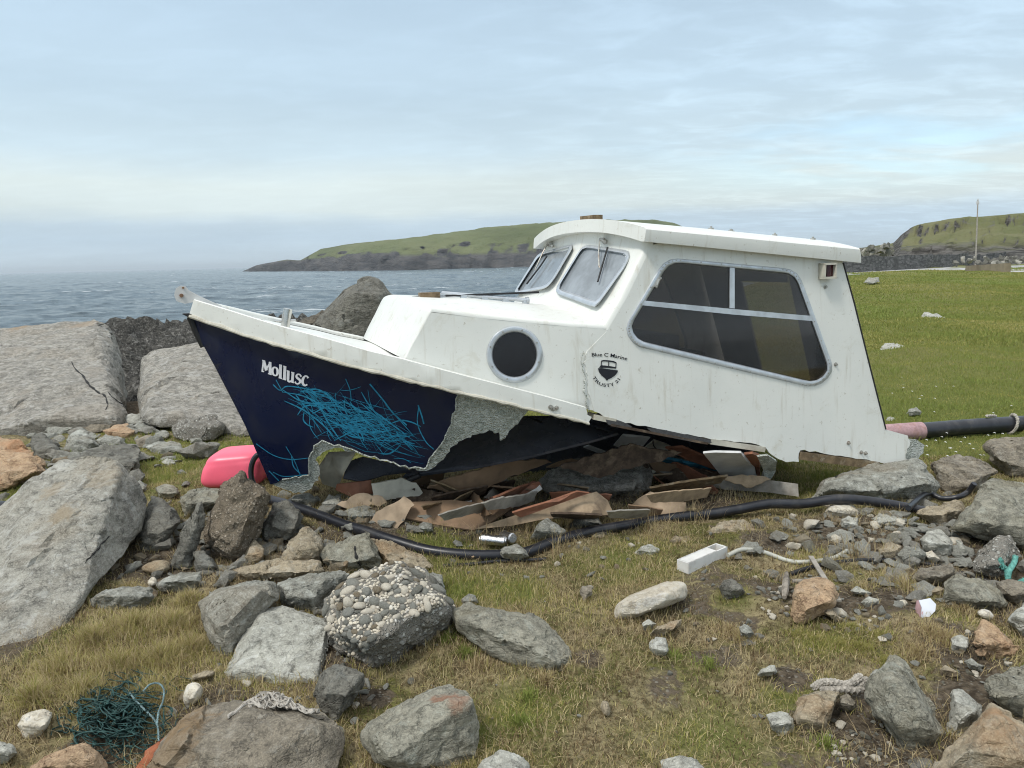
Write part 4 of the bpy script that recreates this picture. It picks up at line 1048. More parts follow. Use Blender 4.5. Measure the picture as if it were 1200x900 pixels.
#@@REST
# ------------------------------------------------------------------ stones
def hull_rock(P, size, target, seed, rough, bev=.016, chip=1.0):
    bm = bmesh.new()
    for p in P: bm.verts.new(tuple(p))
    r = bmesh.ops.convex_hull(bm, input=bm.verts)
    junk = [g for g in r['geom_interior'] if isinstance(g, bmesh.types.BMVert)]+[v for v in bm.verts if not v.link_faces]
    bmesh.ops.delete(bm, geom=list(set(junk)), context='VERTS')
    bmesh.ops.dissolve_limit(bm, angle_limit=math.radians(9), verts=bm.verts, edges=bm.edges)
    try: bmesh.ops.bevel(bm, geom=list(bm.edges), offset=size*bev, segments=2, affect='EDGES', profile=.5, clamp_overlap=True)
    except Exception: pass
    bmesh.ops.triangulate(bm, faces=bm.faces)
    for _ in range(7):
        es = [e for e in bm.edges if e.calc_length() > target*1.5]
        if not es or len(bm.verts) > 14000: break
        bmesh.ops.subdivide_edges(bm, edges=es, cuts=1, use_grid_fill=False); bmesh.ops.triangulate(bm, faces=[f for f in bm.faces if len(f.verts) > 3])
    bmesh.ops.beautify_fill(bm, faces=bm.faces, edges=bm.edges)
    bm.normal_update(); bm.verts.ensure_lookup_table()
    V = np.array([v.co for v in bm.verts]); N = np.array([v.normal for v in bm.verts])
    off = np.array([seed*3.17, seed*1.7, seed*.9]); U = V/size
    d = rough*size*(.016*fbm(U*2.6+off, 3)+.012*fbm(U*np.array([7, 7, 13])+off+5, 3)+.009*fbm(U*22+off+9, 3))
    led = fbm(U*3.3+off+21, 2); d += rough*size*.018*np.sign(led)*np.minimum(np.abs(led)*6, 1)       # small broken ledges
    if chip:
        # flat chips: each cell of the surface is cut back to its own tilted plane
        rr = np.random.RandomState(seed*7+1); C = U.mean(0); ext = np.ptp(U, axis=0)/2+1e-6; ns = 46
        sd_ = C+rr.uniform(-1, 1, (ns, 3))*ext*1.05; dr = rr.normal(0, 1, (ns, 3)); dr /= np.linalg.norm(dr, axis=1)[:, None]
        W_ = U+.05*np.c_[fbm(U*5+off+31, 2), fbm(U*5+off+37, 2), fbm(U*5+off+41, 2)]
        dd = ((W_[:, None, :]-sd_[None])**2).sum(2); k_ = dd.argmin(1)
        d += chip*rough*size*(.115*np.clip(((U-sd_[k_])*dr[k_]).sum(1), -.28, .28)+.016*rr.uniform(-1, 1, ns)[k_])
    V = V+N*d[:, None]
    Fc = [tuple(v.index for v in f.verts) for f in bm.faces]; bm.free(); return V, Fc
NR = [0]
ROCKS = []
def rock(label, mat, outline, lay=.35, thick=.42, ridge=None, ridge_off=None, base=None, depth=None, rough=1.0, name='rock', round_=False, cat='rock', push=0.0, group=None, yb=None, tgt=1.0):
    """a stone from its traced outline: silhouette ring at its own distance, a ridged front, a full back"""
    NR[0] += 1; rnd = random.Random(NR[0]*13+5)
    o = px(outline) if isinstance(outline, str) else outline
    if round_: o = roundpoly(o, 60, 4)
    xs_ = [p[0] for p in o]; ys_ = [p[1] for p in o]; cx, cy = np.mean(xs_), np.mean(ys_)
    yb = yb or max(ys_); bx = np.mean([p[0] for p in o if p[1] > yb-.25*(max(ys_)-min(ys_))]) if any(p[1] > yb-.25*(max(ys_)-min(ys_)) for p in o) else cx
    D0 = depth if depth else gdepth(bx, yb)
    wpx = max(xs_)-min(xs_); hpx = max(ys_)-min(ys_); size = math.sqrt(wpx*hpx)/F*D0*1.1
    T = thick*size; D0 = D0+T*.25+push
    def dep(y):
        if y >= yb or lay == 0: return D0
        g = gdepth(bx, max(y, yb-220)) if not depth else D0+(yb-y)/F*D0*2.6
        return D0+min(lay*(g-(D0-T*.25-push)), 2.2*size)
    P = []
    for x, y in o: P.append(at(x, y, dep(y)))
    def ins(k, off, n, jit):
        q = resample_n(o, n)
        for x, y in q:
            kx = k*(1+rnd.uniform(-jit, jit)); X_, Y_ = cx+(x-cx)*kx, cy+(y-cy)*kx; P.append(at(X_, Y_, dep(Y_)+off*(1+rnd.uniform(-.35, .35))))
    if ridge:
        rr = px(ridge) if isinstance(ridge, str) else ridge
        for x, y in rr: P.append(at(x, y, dep(y)-(ridge_off or T)))
    elif round_:
        ins(.82, -T*.55, 14, .02); ins(.45, -T*.95, 10, .04)
    else:
        yy = min(ys_)+hpx*rnd.uniform(.42, .62); sl = rnd.uniform(-.18, .18)
        for k in (-.42, -.1, .25, .44):
            X_ = cx+k*wpx*.8; Y_ = yy+sl*k*hpx+rnd.uniform(-.06, .06)*hpx
            if inpoly((X_, Y_), o): P.append(at(X_, Y_, dep(Y_)-T*rnd.uniform(1.0, 1.5)))
    ins(.88, T*.7, 9, .05); ins(.55, T*1.3, 7, .1)
    pxm = D0/F
    V, Fc = hull_rock(P, size, max(pxm*3.2, size/34)*tgt, NR[0], rough*(.45 if round_ else 1), .016 if not round_ else .01, 0 if round_ else 1.0)
    ob = mesh_obj(name, V, Fc, RM[mat] if mat in RM else mat, angle=28 if not round_ else 60)
    tag(ob, label, cat, group); ROCKS.append((ob, o)); return ob
R = rock
# far left: shore slabs
R('huge pale weathered rock slab with a dark crack, at the sea edge', 'slab', '-90,400 -40,384 0,379 40,376 80,375 112,374 126,384 138,406 145,432 147,462 146,490 140,512 70,520 0,526 -90,530', lay=.25, thick=.5, ridge='115,385 132,425 100,440 118,470 20,400 -40,420 60,440 134,490 40,490', ridge_off=.35, name='boulder', cat='boulder', yb=512, tgt=.8, rough=0.5)
R('broad flat beige stone slab with long parallel grain, behind the bow', 'slab', '166,420 175,413 205,406 233,399 262,402 300,440 306,508 280,512 240,506 196,500 165,494 164,460', lay=.25, thick=.3, ridge='180,425 240,412 270,450 175,480 250,495', ridge_off=.16, name='boulder', cat='boulder', tgt=.8, rough=0.45)
R('dark pointed boulder rising behind the foredeck', 'dark', '350,402 362,388 376,374 394,355 411,335 424,325 434,323.5 446,328 457,339 467,351 474,372 474,470 352,470', lay=0, depth=7.6, thick=.5, ridge='415,340 440,345 452,375 405,385 430,400 392,400', ridge_off=.3, name='boulder', cat='boulder', tgt=.8, rough=0.5)
R('low brown rock beside the dark pointed boulder', 'peak', '340,396 350,380 364,367 378,360 390,362 400,376 404,470 340,470', lay=0, depth=8.3, thick=.5, name='rock')
R('lump of broken shingle concrete near the bow, by the beige slab', 'aggw', '202,502 214,488 226,477 238,474 248,478 258,491 264,500 261,509 250,514 232,517 216,516 206,512', name='concrete_lump', cat='concrete')
R('orange-topped rock with a shaded front at the left edge', 'orange', '-40,520 0,513 22,516 42,530 50,546 55,552 48,558 34,560 20,568 0,577 -40,582', ridge='0,548 30,545 46,552 -20,550')
R('dark layered slab lying behind the huge front-left slab', 'dark', '62,552 75,541 110,526 150,520 166,526 164,541 158,556 146,564 100,566 66,566', thick=.3)
R('grey wedge stone in the stone heap left of the bow', 'grey', '72,532 82,511 95,502 108,512 117,523 104,530 80,534')
R('flat stone crusted with white lichen in the left heap', 'pale', '50,504 58,496 73,491 86,495 90,502 78,508 60,510', thick=.3)
R('dark stone under the left heap beside the lichen stone', 'dark', '36,512 50,508 66,518 72,534 60,541 44,539 36,528')
R('flat brownish stone at the foot of the huge pale slab', 'brown', '88,498 108,489 128,486 138,494 128,504 108,508 94,506', thick=.3)
R('rusty orange stone among grey ones left of the bow', 'orange', '121,505 134,498 150,496 159,504 152,514 138,516 126,512')
R('small grey cobble touching the rusty orange stone', 'grey', '157,498 166,492 177,493 184,500 178,509 164,511')
R('smooth pale cobble at the beige slab foot', 'pale', '142,491 152,484 166,486 168,494 156,499 144,498', round_=True)
R('grey cobble beneath the rusty orange stone', 'grey', '112,516 124,509 142,514 150,520 136,525 116,524')
R('narrow brown cobble between the orange stone and the grass', 'brown', '158,516 172,509 186,512 190,520 176,526 160,524')
R('square grey stone at the grassy end of the left heap', 'grey', '172,524 186,517 208,518 217,526 206,534 182,534')
R('small dark stone half hidden beneath the layered slab', 'dark', '146,566 152,552 163,548 170,556 164,568 152,572')
R('pale flat stone lying alone in the green patch', 'pale', '188,541 196,537 205,539 207,545 196,547', thick=.3)
R('low grey stone by the grass behind the thin upright slab', 'grey', '154,568 164,563 172,568 171,577 160,580 154,575')
for lab, mt, ol in (('small rounded grey cobble in the left stone heap', 'grey', '20,500 30,494 38,499 36,508 24,509'), ('small rounded grey cobble in the left stone heap', 'pale', '186,497 196,491 204,495 203,503 190,504'),
                    ('small rounded grey cobble in the left stone heap', 'grey', '96,516 106,511 114,517 110,524 98,524'), ('small rounded grey cobble in the left stone heap', 'tan', '130,526 142,521 150,527 146,534 132,534'),
                    ('small rounded grey cobble in the left stone heap', 'grey', '62,512 72,508 78,514 72,520 62,519'), ('small rounded grey cobble in the left stone heap', 'grey', '180,508 192,503 200,508 196,515 182,515')):
    R(lab, mt, ol, round_=True, group='cobbles in the left stone heap')
# big front-left slab and the rocks round it
R('very large pale slab leaning in the front left corner', 'mid', '-60,640 -20,610 27,597 52,566 75,534 95,533 126,534 145,543 148,558 158,570 167,582 171,597 166,615 158,632 147,650 134,668 116,688 108,702 100,712 88,722 70,735 40,768 0,795 -60,830',
  lay=.7, thick=.22, ridge='0,732 38,712 100,693 140,548 152,575 130,640 60,640 80,560 20,660', ridge_off=.10, name='boulder', cat='boulder', tgt=.75, push=.1, rough=0.45)
R('dark pointed rock leaning beside the thin upright slab', 'dark', '178,582 189,584 200,597 213,611 208,620 200,632 191,644 180,648 166,646 160,630 168,605', ridge='178,600 205,614 188,625 172,625')
R('thin upright grey slab standing on its narrow end', 'dark', '231,588 238,585 240,602 238,616 234,630 225,660 222,667 210,668 199,664 204,650 212,628 218,612', thick=.28, lay=.1, ridge='232,596 228,620 214,655', ridge_off=.05)
R('flat greenish slab below the pink buoy', 'green', '211,583 220,577 232,573 248,572 264,574 262,585 250,594 232,600 216,606', thick=.35)
R('small greenish stone left of the flat slab by the buoy', 'green', '182,572 194,567 208,571 211,579 200,585 186,582')
R('brown lump of old shingle concrete standing on end before the buoy', 'agg', '262,574 272,562 281,552 288,555 300,563 314,570 319,580 317,594 309,606 307,624 297,640 284,652 272,656 258,650 246,640 241,626 245,608 254,588', lay=.12, thick=.4, ridge='280,566 305,580 292,608 262,618 275,640 252,630', name='concrete_lump', cat='concrete', rough=1.5)
R('square dark rock touching the brown concrete lump', 'dark', '314,600 322,591 336,587 350,596 355,606 352,618 342,628 328,637 312,636 306,622', ridge='325,600 350,605 345,620 318,618')
R('small dark triangular stone below the brown concrete lump', 'dark', '226,646 239,646 250,656 255,666 244,674 234,677 228,664')
R('rough tan stone under the brown concrete lump', 'tan', '272,664 284,650 298,634 308,640 309,650 300,662 284,668')
R('long low beige rock behind the pale square slab', 'tan', '256,684 264,672 282,665 300,661 330,655 356,656 376,658 382,668 372,677 350,679 320,681 282,686', thick=.3)
R('beige rock with a rounded shoulder left of the split rock', 'tan', '328,658 336,642 344,628 354,618 366,619 376,628 382,645 376,660 356,668 334,668')
R('greenish-grey rock split by a dark notch, near the hose', 'green', '374,650 384,640 396,635 416,628 431,626 438,636 449,656 440,664 420,668 400,671 382,664', ridge='395,640 430,636 440,652 412,660 385,656')
R('flat beige slab half sunk beside the black hose', 'tan', '434,632 450,630 472,640 498,654 510,664 490,672 462,668 446,652', thick=.25, lay=.6)
R('large smooth grey block left of the pale square slab', 'grey', '231,706 244,696 262,687 282,682 306,680 322,684 326,700 312,710 300,718 292,732 284,752 272,771 258,768 246,750 240,726', ridge='276,698 268,730 272,690 305,692 255,735', lay=.5, tgt=.8, rough=0.6)
R('grey block between the smooth block and the pebbly concrete', 'grey', '325,684 345,678 375,672 398,669 410,673 400,684 390,696 380,706 372,720 352,716 330,706', ridge='335,690 380,680 368,700 345,700')
R('pale square stone slab propped in the front heap', 'pale', '300,718 314,712 331,708.5 346,714 358,717 390,730 390,742 386,756 380,780 375,804 366,809 335,803 302,799 266,797 261,786 272,770 286,742', lay=.7, thick=.2, ridge='306,722 384,734 370,795 276,784 330,760', ridge_off=.06, tgt=.8, push=.04, rough=0.55)
def pebble_rock():
    ol = px('379,720 381,705 390,691 404,683 420,672 440,662 462,657 482,661 498,668 508,682 522,694 535,712 533,724 526,736 508,752 484,766 458,779 436,785 418,780 402,770 390,756 382,740')
    ob = R('grey concrete block thickly set with rounded pebbles on top', 'aggw', ol, lay=.5, thick=.5, ridge='398,700 400,740 430,752 447,736 480,722 515,704 470,680 440,750', name='concrete_block', cat='concrete', tgt=.8)
    ob['name_hint'] = 0; del ob['name_hint']
    # loose-set pebbles standing out of the upper face
    bpy.context.view_layer.update(); dg = bpy.context.evaluated_depsgraph_get(); rnd = random.Random(4); prot = []
    for k in range(6):
        bm = bmesh.new(); bmesh.ops.create_icosphere(bm, subdivisions=2, radius=1)
        for v in bm.verts: v.co *= 1+.10*float(fbm(np.array([list(v.co*1.2+Vector((k*5, 0, 0)))]), 2)[0])
        me = bpy.data.meshes.new('pebble'); bm.to_mesh(me); bm.free(); me.polygons.foreach_set('use_smooth', [True]*len(me.polygons))
        me.materials.append(RM[['white', 'pale', 'pale', 'grey', 'white', 'tan'][k]]); prot.append(me)
    L = Vector(ob.location); n = 0; pts = []
    zone_ = px('381,722 382,706 391,692 420,673 440,663 462,658 482,662 498,669 508,683 521,695 533,712 520,708 500,716 470,726 447,736 434,752 428,766 410,768 396,752 386,738')
    tries = 0
    rest = MB()
    while n < 360 and tries < 30000:
        tries += 1; x, y = rnd.uniform(379, 535), rnd.uniform(657, 770)
        rr = (rnd.choice([3.4, 4, 4.6, 5.4, 6.4, 7.2]) if y < 735 else rnd.uniform(2.8, 4.6)) if n < 95 else rnd.uniform(1.5, 3)
        if not inpoly((x, y), zone_) or any((x-a)**2+((y-b)*1.2)**2 < ((rr+c)*.80)**2 for a, b, c in pts): continue
        d = Vector(ray(x, y)).normalized(); ok, hit, nor, _ = ob.ray_cast(Vector(CAM)-L, d)
        if not ok: continue
        pts.append((x, y, rr)); n += 1; dist = (hit+L-Vector(CAM)).length; r_ = rr/F*dist
        q = nor.to_track_quat('Z', 'Y').to_matrix().to_4x4() @ Matrix.Rotation(rnd.uniform(0, 6.28), 4, 'Z')
        if n > 95:
            mm = Matrix.Translation(hit+L+nor*r_*.12) @ q @ Matrix.Diagonal((r_*1.2, r_*.85, r_*.65, 1)); pm = prot[rnd.randrange(6)]
            rest.add([mm @ v.co for v in pm.vertices], [tuple(p.vertices) for p in pm.polygons]); continue
        c = bpy.data.objects.new('set_pebble', prot[rnd.randrange(6)]); COL.objects.link(c); c.parent = ob; c.location = hit+nor*r_*.12
        c.rotation_euler = q.to_euler(); c.scale = (r_*rnd.uniform(1.0, 1.55), r_*rnd.uniform(.75, 1.0), r_*rnd.uniform(.5, .75))
    o = rest.build('small_pebbles', RM['white'], ob, angle=0); o['kind'] = 'stuff'
pebble_rock()
R('small grey rock poking out behind the pebbly concrete block', 'grey', '492,680 498,673 508,671 517,675 521,688 514,694 500,694')
R('dark rock wedged below the pebbly concrete block', 'dark', '378,784 390,781 403,781 418,785 426,791 424,806 414,822 402,838 392,848 376,838 368,815', ridge='395,788 420,795 405,815 382,812')
R('broad brown and grey boulder at the bottom edge, left of centre', 'brown', '150,940 166,902 188,870 217,838 240,826 268,819 300,822 332,824 372,832 390,846 404,860 402,882 390,900 384,940', lay=.6, thick=.3, ridge='200,872 300,850 372,850 300,900 240,885', ridge_off=.12, name='boulder', cat='boulder', tgt=.75, rough=0.7)
R('greenish boulder with a rust spot on its pale top face', 'green', '424,860 432,850 465,826 490,815 516,807 533,805 547,813 555,829 562,852 563,868 556,885 530,902 470,906 440,892 428,873', lay=.5, thick=.4, ridge='440,866 456,890 503,856 537,830 552,822 490,830', ridge_off=.16, name='boulder', cat='boulder', tgt=.75, rough=0.75)
R('long wedge-shaped greenish rock lying in the dry grass', 'green', '532,718 546,709 560,710 582,715 604,717 624,721 638,729 648,746 660,757 671,768 668,778 656,788 642,793 622,788 600,778 575,764 548,746 536,738', lay=.5, thick=.4, ridge='545,727 585,741 612,758 652,776 600,730 640,760', ridge_off=.12, tgt=.8, rough=0.75)
R('small rough grey stone at the tip of the wedge-shaped rock', 'grey', '541,702 550,696 557,698 561,706 552,711 542,710')
R('smooth long white boulder lying in the turf', 'white', '719,720 722,708 738,697 760,689 786,680 802,681 807,690 805,702 790,708 762,718 742,725 722,726', round_=True, thick=.5, rough=.8, lay=.4)
R('small square grey stone under the long white boulder', 'pale', '752,731 760,725 769,731 764,738 755,739')
R('narrow tan stone in the group below the long white boulder', 'tan', '760,745 770,735 786,728 799,725 797,733 784,741 772,746', thick=.35)
R('pale blocky stone lowest in the group below the white boulder', 'pale', '760,753 767,747 780,748 784,760 778,771 765,767')
R('grey stone embedded in turf right of the long white boulder', 'dark', '842,689 848,680 857,677 868,683 873,694 864,701 848,703')
R('small bluish-white stone alone in the lower turf', 'pale', '888,791 892,785 902,780 908,780 911,788 903,792 892,793', tgt=.7)
R('pinkish-orange rock between driftwood and mossy turf', 'orange', '926,722 928,700 932,686 944,679 960,675 974,683 982,697 980,710 966,718 951,728 940,733 930,730', ridge='935,695 962,690 974,704 945,715')
R('small buff wedge leaning on the pinkish-orange rock', 'tan', '963,716 968,711 973,711 986,725 979,729 970,722')
R('tall green-grey slab leaning in the lower right corner', 'green', '1017,803 1024,790 1040,783 1048,769 1054,771 1062,779 1076,801 1092,826 1104,848 1112,862 1100,880 1088,888 1064,886 1052,868 1036,852 1022,838', lay=.35, thick=.34, ridge='1042,792 1058,800 1074,826 1092,855 1050,850 1035,815', ridge_off=.13, tgt=.75, rough=0.75)
R('tan block left of the tall green-grey slab', 'tan', '929,842 936,817 952,811 968,808 984,811 979,828 972,845 966,860 950,858 933,852', ridge='938,842 965,848 978,822 945,822')
R('brown stone tucked against the tan block', 'brown', '984,818 992,812 1004,822 1002,832 992,836 982,830')
R('pale square stone at the far left of the lower right heap', 'pale', '898,838 910,834 922,834 929,842 929,858 916,864 906,856')
R('pale chunk wedged beside the tall green-grey slab', 'pale', '1109,858 1112,832 1117,809 1125,809 1136,817 1150,827 1148,840 1138,852 1126,864 1114,868', ridge='1120,822 1142,832 1126,845')
R('large orange-stained boulder in the bottom right corner', 'tan', '1085,930 1094,899 1117,868 1140,846 1162,825 1178,836 1230,868 1230,940', lay=.5, thick=.35, ridge='1130,880 1165,840 1200,890', name='boulder', cat='boulder', tgt=.75, rough=0.75)
R('dark greenish boulder at the lower right edge', 'green', '1156,800 1172,788 1200,777 1240,772 1250,850 1200,848 1176,830 1160,815', name='boulder', cat='boulder')
R('rusty orange rock below a few white pebbles, right edge', 'orange', '1140,754 1144,738 1152,728 1166,732 1176,744 1192,760 1186,770 1170,774 1156,773 1146,766', rough=1.5)
R('oval cream stone on top of the rusty orange rock', 'white', '1144,718 1150,713 1160,715 1166,723 1160,727 1150,724', round_=True, push=-.03)
R('small round white pebble on the rusty orange rock', 'white', '1148,731 1152,727 1158,728 1160,733 1154,737 1149,735', round_=True, push=-.03)
R('small blue-grey block near the brown tussock at right', 'pale', '1114,748 1122,744 1134,747 1137,754 1130,766 1120,768 1114,758')
R('flat grey splinter stone below the blue-grey block', 'grey', '1130,775 1138,771 1152,781 1148,786 1136,783', thick=.3)
R('buff splinter stone left of the grey splinter', 'tan', '1102,784 1108,779 1126,790 1122,794 1108,792', thick=.3)
R('greenish slab under the thin cable near the teal rope', 'green', '1102,703 1106,683 1120,672 1138,676 1156,682 1170,694 1181,708 1170,716 1146,716 1120,713', ridge='1115,690 1150,690 1170,706 1130,702')
R('long brown rock just under the thin cable', 'brown', '1069,678 1080,666 1098,663 1115,662 1119,669 1108,680 1094,687 1078,687')
R('small tan stone between the cable rock and the greenish slab', 'tan', '1090,692 1100,686 1107,690 1104,700 1092,699')
R('brown rock at the right edge behind the teal rope', 'brown', '1166,682 1180,678 1210,684 1210,704 1190,708 1174,696')
R('pale boulder corner at the right edge above the cream pebbles', 'pale', '1182,728 1192,712 1206,702 1230,710 1230,752 1200,746')
R('white-streaked rock beside the teal rope', 'aggw', '1141,668 1146,648 1158,636 1172,625 1184,626 1191,636 1192,650 1186,666 1170,676 1152,676', ridge='1160,645 1178,640 1180,660 1155,664')
R('big angular pale green boulder at the right edge', 'green', '1108,622 1124,602 1136,588 1147,574 1160,557 1178,560 1196,566 1240,572 1250,655 1200,640 1166,627 1136,628', lay=.35, thick=.4, ridge='1140,600 1172,580 1190,598 1152,612 1215,620', ridge_off=.2, name='boulder', cat='boulder', tgt=.75, rough=0.75)
R('tan rock in front of the big angular boulder, by the hose end', 'tan', '1074,602 1088,593 1106,590 1126,587 1130,598 1122,610 1112,620 1092,614')
R('brown boulder with a slanting top right of the stern', 'brown', '1091,544 1103,535 1121,531 1140,533 1158,543 1170,553 1158,560 1150,572 1136,577 1114,578 1102,571', ridge='1100,546 1136,568 1158,556 1128,550', tgt=.8)
R('grey-brown block far right behind the brown boulder', 'brown', '1152,522 1158,515 1178,513 1204,513 1250,518 1250,560 1188,559 1176,549 1160,540', ridge='1160,524 1200,520 1190,545 1170,538')
R('broad grey boulder holding up the torn stern', 'grey', '950,584 964,566 982,555 1010,546 1040,541 1072,539 1086,546 1098,558 1103,572 1094,586 1076,591 1050,592 1010,590 972,588', lay=.25, thick=.4, ridge='975,572 1010,560 1060,556 1090,566 1050,574 1010,576', name='boulder', cat='boulder', tgt=.8, rough=0.7)
R('white rock touching the hose below the stern boulder', 'white', '966,600 974,592 986,589 1000,593 1011,601 1006,609 986,608 972,607')
R('small grey stone against the white rock by the hose', 'pale', '986,609 994,604 1006,607 1006,617 994,621 986,617')
R('whitish rock in the rubble strip below the hose end', 'pale', '1022,607 1030,601 1041,599 1054,606 1063,613 1065,621 1052,621 1034,616')
R('rough pale lump in the middle of the right rubble', 'pale', '1077,632 1086,624 1101,621 1114,629 1118,642 1110,653 1096,650 1082,645')
R('thin upright chip of stone right of the rough pale lump', 'pale', '1121,633 1126,634 1136,648 1130,653 1123,648')
R('greyish lump above the thin cable', 'grey', '1051,650 1060,640 1076,640 1086,650 1082,660 1062,664')
R('low white stone lying along the thin cable', 'white', '1083,648 1092,645 1101,655 1098,660 1088,657')
R('tan lump low in the rubble above the thin cable', 'tan', '1030,644 1042,634 1056,640 1054,654 1040,659 1030,654')
R('broad tan stone sunk in the turf left of the right rubble', 'tan', '826,624 838,616 852,609 870,609 886,616 900,623 890,629 862,630 838,629', thick=.3, lay=.5)
R('crumbly white lump sunk in turf before the cardboard', 'pale', '744,648 750,641 762,638 772,644 768,651 754,653', rough=1.8)
R('wide crumbly tan lump sunk in turf', 'tan', '783,634 792,628 808,629 816,634 806,639 790,639', rough=1.8)
R('rounded orange stone in the grass beneath the bow rubble', 'orange', '546,650 549,647 556,647 561,650 558,655 549,655', round_=True)
R('flat ochre stone lying against the black hose', 'tan', '691,629 696,624 706,622 716,626 717,631 708,633 696,633', round_=True)
R('grey rock leaning on the hose below the cans', 'grey', '584,646 590,640 606,637 614,643 620,652 608,657 590,655')
R('grey wedge of rock propping the leaning plywood', 'grey', '620,632 630,616 641,607 652,613 664,622 656,631 636,634', lay=.1)
R('long flat dark rock slab lying under the cabin', 'slab', '634,566 642,553 660,541 684,537 720,536 756,540 765,556 764,574 740,583 700,584 656,583 638,576', lay=.25, thick=.3, push=-.05, ridge='650,556 700,548 750,552 740,572 680,574')
R('dark stone in shade under the leaning plywood', 'dark', '668,618 674,604 690,600 702,606 706,616 690,622')
R('pale stone at the hull tear, beside the hose', 'pale', '376,590 386,580 398,582 406,592 396,600 382,598')
R('grey stone under the broken hull bottom', 'grey', '336,588 346,579 362,578 374,586 366,594 346,595')
R('flat grey rock between the hull and the hose', 'grey', '404,600 420,593 440,598 446,607 428,612 408,609', thick=.3)
R('pale grey stone beneath the brown hardboard sheet', 'grey', '488,618 496,611 506,614 508,623 496,626')
R('mottled whitish stone in the bottom left grass', 'white', '21,850 26,840 38,834 52,831 60,836 56,850 46,864 34,870 26,862')
R('round cream cobble beside the broad brown boulder', 'white', '214,826 215,812 219,802 227,799 236,802 239,810 234,820 225,827', round_=True)
R('dark flat cobble lying over the round cream cobble', 'tan', '219,798 226,791 240,785 252,786 250,792 238,796', round_=True, thick=.3)
R('ochre wedge stone at the bottom left edge', 'orange', '26,930 36,899 60,882 84,872 103,867 114,880 128,900 130,930', ridge='45,900 90,880 110,895')
R('pale stone in the extreme bottom left corner', 'pale', '-20,880 0,869 14,873 20,882 8,894 -20,896')
R('flat grey rock at the back of the tall grass tuft', 'grey', '104,704 116,694 130,689 156,687 176,688 181,700 166,712 134,716 108,714', thick=.3)
R('grey stone with a brown back at the tuft edge', 'grey', '184,686 194,678 214,670 234,670 238,682 226,692 202,694 188,692')
R('tan rounded stone below the dark pointed rock', 'tan', '164,666 172,660 186,655 198,658 200,666 190,673 174,673', round_=True)
R('small pale stone in a gap near the leaning slab', 'white', '172,683 178,675 184,678 184,686 176,688', round_=True)
R('low grey stone left of the front-left slab', 'grey', '6,606 16,596 30,590 34,598 24,610 10,613')
R('pale stone at the bottom edge right of the rust-spot boulder', 'pale', '556,902 570,889 586,880 606,884 618,896 620,930 556,930')
R('pale stone tip showing at the bottom edge, centre right', 'pale', '772,910 776,892 792,884 816,890 832,904 830,930 772,930')
R('long pale stone lying in the green field', 'pale', '1030,411 1036,403 1048,403 1068,407 1088,412 1086,415 1060,415 1034,414', thick=.3, tgt=.6)
R('lumpy grey stone farther up the green field', 'pale', '1078,371 1083,366 1098,368 1110,375 1108,379 1090,377', thick=.3, tgt=.6)
R('small grey stone in the field near the pink pipe end', 'grey', '1062,485 1066,479 1074,477 1080,483 1078,486 1066,487', tgt=.6)
R('small round white stone in the green field', 'white', '1174,458 1178,455 1184,456 1185,459 1180,461 1175,460', round_=True)
R('dark flat scrap of peat on the green field', 'dark', '1152,431 1160,427 1171,430 1170,433 1158,433', thick=.25)
R('white stone right at the wheelhouse edge in the field', 'pale', '1036,493 1042,488 1048,490 1048,495 1038,496', tgt=.7)
R('greyish stones row at the top of the green field', 'grey', '1012,331 1018,325 1030,325 1031,330 1024,332', thick=.3)
R('tan stone half covered by turf, lower centre', 'tan', '703,828 706,821 712,821 716,832 714,840 707,838', round_=True)
R('flat brownish slate set upright in the turf', 'brown', '679,694 682,687 690,685 696,687 693,697 684,704', thick=.2)
R('pale chip on soil beside the mossy cushion', 'pale', '996,692 1004,687 1014,691 1023,695 1018,699 1004,697', thick=.3)
R('pale grey stone above the mossy cushion', 'pale', '1008,706 1018,699 1030,702 1030,710 1016,713')
R('white lumpy pebble near the white shard', 'white', '1050,709 1055,702 1062,703 1065,710 1058,714', round_=True)
R('grey stone at the side of the mossy cushion', 'grey', '866,735 872,731 880,735 884,743 878,748 868,745', thick=.4)
R('dark stone below the bottom of the tall green-grey slab', 'dark', '1062,892 1076,887 1092,890 1094,908 1070,910')
R('pale stone behind the tall green-grey slab', 'pale', '1018,792 1024,784 1036,785 1036,794 1024,800', round_=True)

def hitpx(ob, x, y):
    L = Vector(ob.location); ok, h, n, _ = ob.ray_cast(Vector(CAM)-L, Vector(ray(x, y)).normalized()); return (h, n) if ok else (None, None)
def rustspot(key, spots, colr=(.27, .095, .04)):
    ob = next(o for o, _ in ROCKS if key in o['label']); m = ob.data.materials[0].copy(); ob.data.materials[0] = m; t = NT(m.node_tree); bs = m.node_tree.nodes['Principled BSDF']
    src = bs.inputs['Base Color'].links[0].from_socket; tcn = t.new('ShaderNodeTexCoord'); n = t.noise(tcn.outputs['Object'], 16, 6, .7, .5)
    for x, y, rad, amt in spots:
        h, _ = hitpx(ob, x, y)
        if h is None: continue
        d = t.new('ShaderNodeVectorMath'); d.operation = 'DISTANCE'; t.l.new(tcn.outputs['Object'], d.inputs[0]); d.inputs[1].default_value = h
        f = t.mapr(t.math('ADD', d.outputs['Value'], t.math('MULTIPLY', t.math('SUBTRACT', n, .5), rad*2.4)), rad, rad*.35)
        src = t.mix(t.math('MULTIPLY', f, amt), src, colr)
    t.l.new(src, bs.inputs['Base Color'])
M['crack'] = simple('crack_shade', (.022, .021, .019), .95, 0, .3, 20, .2)
